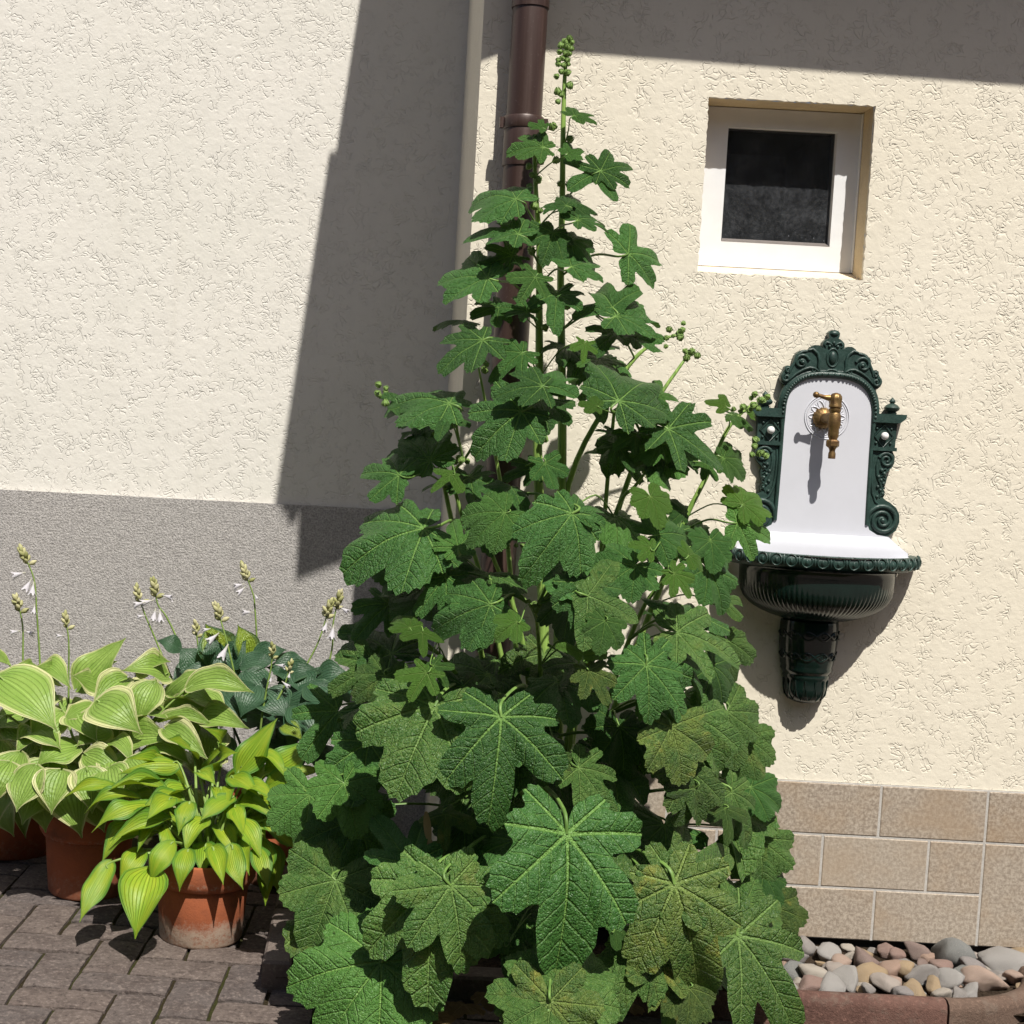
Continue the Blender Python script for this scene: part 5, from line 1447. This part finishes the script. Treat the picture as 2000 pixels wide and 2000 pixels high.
# --- variegated hosta, large, at the left
V = empty('hosta', (pot_mid.x, pot_mid.y, .19), 'large yellow-green hosta with cream leaf margins at the left edge', 'hosta', 'hostas in pots')
vc = Vector((pot_mid.x, pot_mid.y, .20))
VL = [(150, 1345, 243, 1244, 62, .36), (-2, 1322, 112, 1424, 98, .22), (188, 1372, 278, 1432, 84, .22), (256, 1330, 262, 1400, 62, .28), (302, 1333, 266, 1418, 54, .25), (322, 1360, 404, 1303, 46, .30), (366, 1345, 496, 1350, 54, .22), (328, 1322, 238, 1308, 58, .34), (85, 1322, 12, 1306, 34, .40), (78, 1304, 138, 1342, 48, .40), (204, 1347, 142, 1318, 48, .34),
      (248, 1324, 178, 1382, 48, .30), (184, 1376, 122, 1407, 38, .26), (255, 1446, 336, 1438, 62, .18), (310, 1412, 424, 1418, 30, .20), (394, 1402, 486, 1420, 48, .20), (315, 1396, 402, 1381, 28, .26), (-22, 1330, 22, 1372, 40, .3), (322, 1424, 408, 1482, 48, .14), (100, 1488, 42, 1608, 96, .14), (152, 1458, 68, 1496, 68, .15), (128, 1528, 160, 1634, 88, .12), (-14, 1448, 6, 1542, 66, .18),
      (150, 1513, 210, 1532, 44, .14), (165, 1474, 248, 1526, 52, .13), (-6, 1570, 26, 1632, 44, .2), (52, 1448, 34, 1502, 40, .18), (215, 1450, 262, 1490, 40, .14), (20, 1400, -30, 1440, 60, .2), (60, 1420, 120, 1460, 60, .17), (210, 1420, 150, 1455, 50, .2), (240, 1470, 215, 1540, 60, .12), (90, 1440, 30, 1470, 54, .18), (340, 1470, 300, 1540, 50, .12), (200, 1500, 175, 1560, 50, .12)]
VL += [(40, 1470, 10, 1560, 70, .10), (90, 1540, 88, 1625, 66, .10), (30, 1530, -8, 1615, 66, .16), (200, 1530, 232, 1612, 62, .10), (240, 1500, 285, 1570, 54, .10), (170, 1540, 205, 1625, 58, .09), (120, 1390, 60, 1440, 62, .20), (300, 1450, 370, 1490, 52, .16), (20, 1300, -20, 1290, 50, .42), (110, 1330, 70, 1300, 46, .40), (290, 1320, 330, 1290, 46, .38), (190, 1320, 225, 1290, 50, .40), (150, 1400, 190, 1445, 62, .20), (260, 1390, 330, 1400, 54, .24), (340, 1360, 420, 1370, 48, .26), (80, 1500, 120, 1560, 66, .11), (70, 1495, 30, 1585, 66, .02), (120, 1505, 100, 1590, 66, .02), (170, 1500, 180, 1588, 64, .02), (215, 1500, 240, 1580, 60, .02), (20, 1490, -10, 1570, 64, .06), (255, 1480, 300, 1545, 54, .04)]
for a in VL: hosta_leaf(V, vc, 'v', *a[:4], a[4] * 1.12, a[5], pet=rnd.random() < .5)
for i in range(52):
    px, py = rnd.uniform(-20, 420), rnd.uniform(1330, 1560)
    a_ = rnd.uniform(20, 160) if px > 150 else rnd.uniform(40, 200)
    L = rnd.uniform(70, 105)
    hosta_leaf(V, vc, 'v', px, py, px + L * math.cos(R(a_)), py + L * .8 * math.sin(R(a_)), rnd.uniform(44, 66), rnd.uniform(.30, .48), pet=False)
flower_stalk(V, [(82, 1420), (78, 1294), (72, 1200), (66, 1130), (42, 1076)], .42, 12, ((62, 1130, 118, 32), (66, 1136, 95, 32), (50, 1118, 165, 30), (68, 1180, 95, 22)))
flower_stalk(V, [(50, 1400), (45, 1300), (44, 1220), (31, 1168)], .46, 9, ((40, 1232, 170, 22), (48, 1232, 20, 22)))
flower_stalk(V, [(134, 1400), (134, 1330), (134, 1250), (126, 1203)], .44, 9, ((126, 1242, 180, 18),), 30)
# --- lime hosta in the front pot
Lh = empty('hosta', (pot_front.x, pot_front.y, .18), 'lime-green hosta with narrow pointed leaves in the front terracotta pot', 'hosta', 'hostas in pots')
lc = Vector((pot_front.x, pot_front.y, .19))
LL = [(465, 1510, 539, 1402, 56, .02, -.1), (522, 1511, 626, 1441, 60, .02, 0), (350, 1492, 230, 1509, 36, -.02), (322, 1540, 198, 1546, 34, -.06), (232, 1541, 120, 1558, 26, -.04), (272, 1560, 163, 1586, 34, -.08), (358, 1563, 271, 1584, 46, -.08), (372, 1568, 348, 1630, 40, -.12), (402, 1600, 360, 1664, 52, -.14), (402, 1648, 393, 1710, 48, -.15), (321, 1612, 333, 1680, 32, -.14), (456, 1558, 390, 1602, 48, -.10),
      (456, 1572, 476, 1630, 36, -.12), (450, 1519, 507, 1553, 44, -.04), (464, 1564, 537, 1597, 44, -.06), (430, 1502, 462, 1468, 46, .02), (388, 1509, 421, 1532, 38, -.04), (272, 1618, 197, 1682, 62, -.12), (317, 1603, 267, 1662, 40, -.12), (217, 1684, 155, 1799, 46, -.16), (296, 1698, 263, 1831, 86, -.20), (465, 1643, 486, 1707, 38, -.15), (494, 1603, 562, 1652, 36, -.06), (424, 1612, 462, 1674, 44, -.10), (512, 1645, 545, 1742, 64, -.05), (520, 1690, 518, 1768, 34, -.07), (530, 1545, 592, 1556, 34, 0.0), (500, 1480, 562, 1520, 40, 0.02),
      (350, 1530, 262, 1520, 40, -.02), (380, 1480, 330, 1440, 44, .06), (420, 1470, 400, 1420, 44, .06), (330, 1580, 240, 1620, 44, -.06), (480, 1590, 520, 1640, 44, -.05), (540, 1580, 600, 1620, 40, .02), (370, 1540, 300, 1570, 42, -.05), (430, 1540, 440, 1590, 44, -.06), (500, 1530, 570, 1500, 40, .04)]
LL += [(470, 1600, 512, 1680, 46, -.12), (300, 1600, 232, 1640, 44, -.12), (500, 1640, 530, 1720, 44, -.08), (336, 1560, 285, 1600, 44, -.12), (320, 1500, 250, 1478, 40, 0), (540, 1520, 600, 1530, 38, .02), (480, 1540, 540, 1560, 42, -.06), (280, 1660, 232, 1730, 46, -.14), (330, 1600, 213, 1640, 42, -.12), (300, 1572, 178, 1622, 42, -.10), (520, 1600, 592, 1664, 42, -.08), (500, 1582, 602, 1600, 38, -.04), (338, 1645, 292, 1725, 46, -.20), (452, 1650, 474, 1736, 46, -.20), (368, 1660, 350, 1740, 44, -.21), (502, 1655, 524, 1738, 42, -.16), (415, 1655, 436, 1726, 42, -.21), (330, 1520, 235, 1545, 38, -.04), (560, 1545, 628, 1560, 34, .0), (528, 1562, 642, 1592, 40, -.05), (540, 1600, 628, 1646, 40, -.07), (522, 1538, 634, 1500, 40, .0), (500, 1560, 610, 1545, 38, -.04)]
for a in LL: hosta_leaf(Lh, lc, 'l', *a[:4], a[4] * 1.1, a[5] + .02, *( [a[6]] if len(a) > 6 else []))
for i in range(8):
    a_ = rnd.uniform(0, 360); L = rnd.uniform(80, 120)
    px, py = 400 + 60 * math.cos(R(a_)), 1560 + 40 * math.sin(R(a_))
    hosta_leaf(Lh, lc, 'l', px, py, px + L * math.cos(R(a_)), py + .7 * L * math.sin(R(a_)), rnd.uniform(32, 44), rnd.uniform(.06, .16))
ws = MB(); wq = smooth_path([at(412, 1660, -.12), at(417, 1700, -.14), at(421, 1730, -.145), at(418, 1757, -.145)], 5)
ws.tube(wq[:9], [.005] * 9, 8).build('cut_stalk', PETB, Lh, smooth=60)
MB().tube(wq[8:], taper(len(wq) - 8, .0055, .004), 8).build('withered_stalk_end', petm('withered_cream', (.50, .40, .22), (.62, .52, .33)), Lh, smooth=60)
# --- blue-green hosta behind
Bh = empty('hosta', (pot_back.x, pot_back.y, .19), 'dark blue-green hosta with white flower stalks, behind the lime hosta', 'hosta', 'hostas in pots')
bc = Vector((pot_back.x, pot_back.y, .20))
BL = [('c', 432, 1292, 402, 1218, 70, .50, -.1), ('c', 482, 1290, 465, 1220, 50, .50, -.1), ('b', 352, 1272, 306, 1250, 34, .52), ('b', 388, 1310, 350, 1264, 48, .48), ('b', 470, 1302, 538, 1288, 48, .44), ('b', 545, 1332, 628, 1310, 46, .42), ('b', 560, 1368, 652, 1334, 52, .36), ('b', 582, 1380, 622, 1446, 66, .30), ('c', 550, 1420, 592, 1446, 38, .24), ('b', 440, 1358, 482, 1408, 54, .36), ('b', 420, 1302, 410, 1238, 40, .46), ('b', 500, 1300, 560, 1268, 50, .48), ('b', 460, 1320, 420, 1270, 60, .46), ('b', 500, 1340, 470, 1400, 60, .36), ('b', 520, 1350, 560, 1400, 64, .34), ('b', 410, 1330, 350, 1310, 50, .44), ('b', 600, 1340, 660, 1380, 60, .36), ('b', 620, 1330, 690, 1320, 54, .42), ('b', 480, 1310, 520, 1360, 60, .40), ('b', 440, 1300, 480, 1250, 56, .48), ('b', 540, 1300, 600, 1290, 50, .46), ('b', 590, 1400, 560, 1460, 56, .30), ('b', 630, 1400, 680, 1440, 56, .34), ('b', 400, 1350, 440, 1380, 50, .40)]
for a in BL: hosta_leaf(Bh, bc, a[0], *a[1:6], a[6], *( [a[7]] if len(a) > 7 else []), pet=False)
for i in range(26):
    px, py = rnd.uniform(380, 660), rnd.uniform(1300, 1470); a_ = rnd.uniform(0, 200); L = rnd.uniform(60, 90)
    hosta_leaf(Bh, bc, 'b', px, py, px + L * math.cos(R(a_)), py + .7 * L * math.sin(R(a_)), rnd.uniform(46, 64), rnd.uniform(.38, .56), pet=i < 10)
flower_stalk(Bh, [(350, 1360), (322, 1293), (300, 1240), (283, 1200), (266, 1150)], .55, 9, ((284, 1176, 165, 26), (284, 1202, 170, 18)))
flower_stalk(Bh, [(370, 1340), (348, 1255), (325, 1205), (308, 1180), (300, 1138)], .57, 11, ((304, 1188, 100, 30), (312, 1190, 85, 30), (316, 1162, 15, 26), (300, 1172, 165, 30)))
flower_stalk(Bh, [(470, 1380), (456, 1308), (442, 1250), (432, 1215), (422, 1185)], .42, 11, ((446, 1258, 118, 38), (428, 1236, 140, 32), (412, 1228, 170, 18)))
flower_stalk(Bh, [(508, 1330), (502, 1252), (498, 1190), (494, 1160), (474, 1108)], .56, 12, ((478, 1140, 165, 24), (480, 1146, 140, 24), (494, 1196, 180, 24), (497, 1160, 60, 14)))
flower_stalk(Bh, [(570, 1360), (594, 1308), (618, 1262), (630, 1230), (645, 1178)], .55, 12, ((640, 1212, 110, 26),))
flower_stalk(Bh, [(630, 1340), (648, 1270), (650, 1225), (654, 1200), (664, 1160)], .56, 11, ((652, 1220, 100, 34), (664, 1186, 30, 22)))
flower_stalk(Bh, [(505, 1470), (511, 1405), (522, 1340), (530, 1300), (532, 1262)], .30, 8, ((530, 1320, 100, 14), (538, 1298, 10, 22)), 28)
flower_stalk(Bh, [(540, 1370), (556, 1338), (569, 1293)], .32, 7, ((550, 1330, 40, 22), (566, 1312, 100, 14)), 26)
flower_stalk(Bh, [(400, 1320), (388, 1270), (382, 1218)], .52, 8, (), 30)
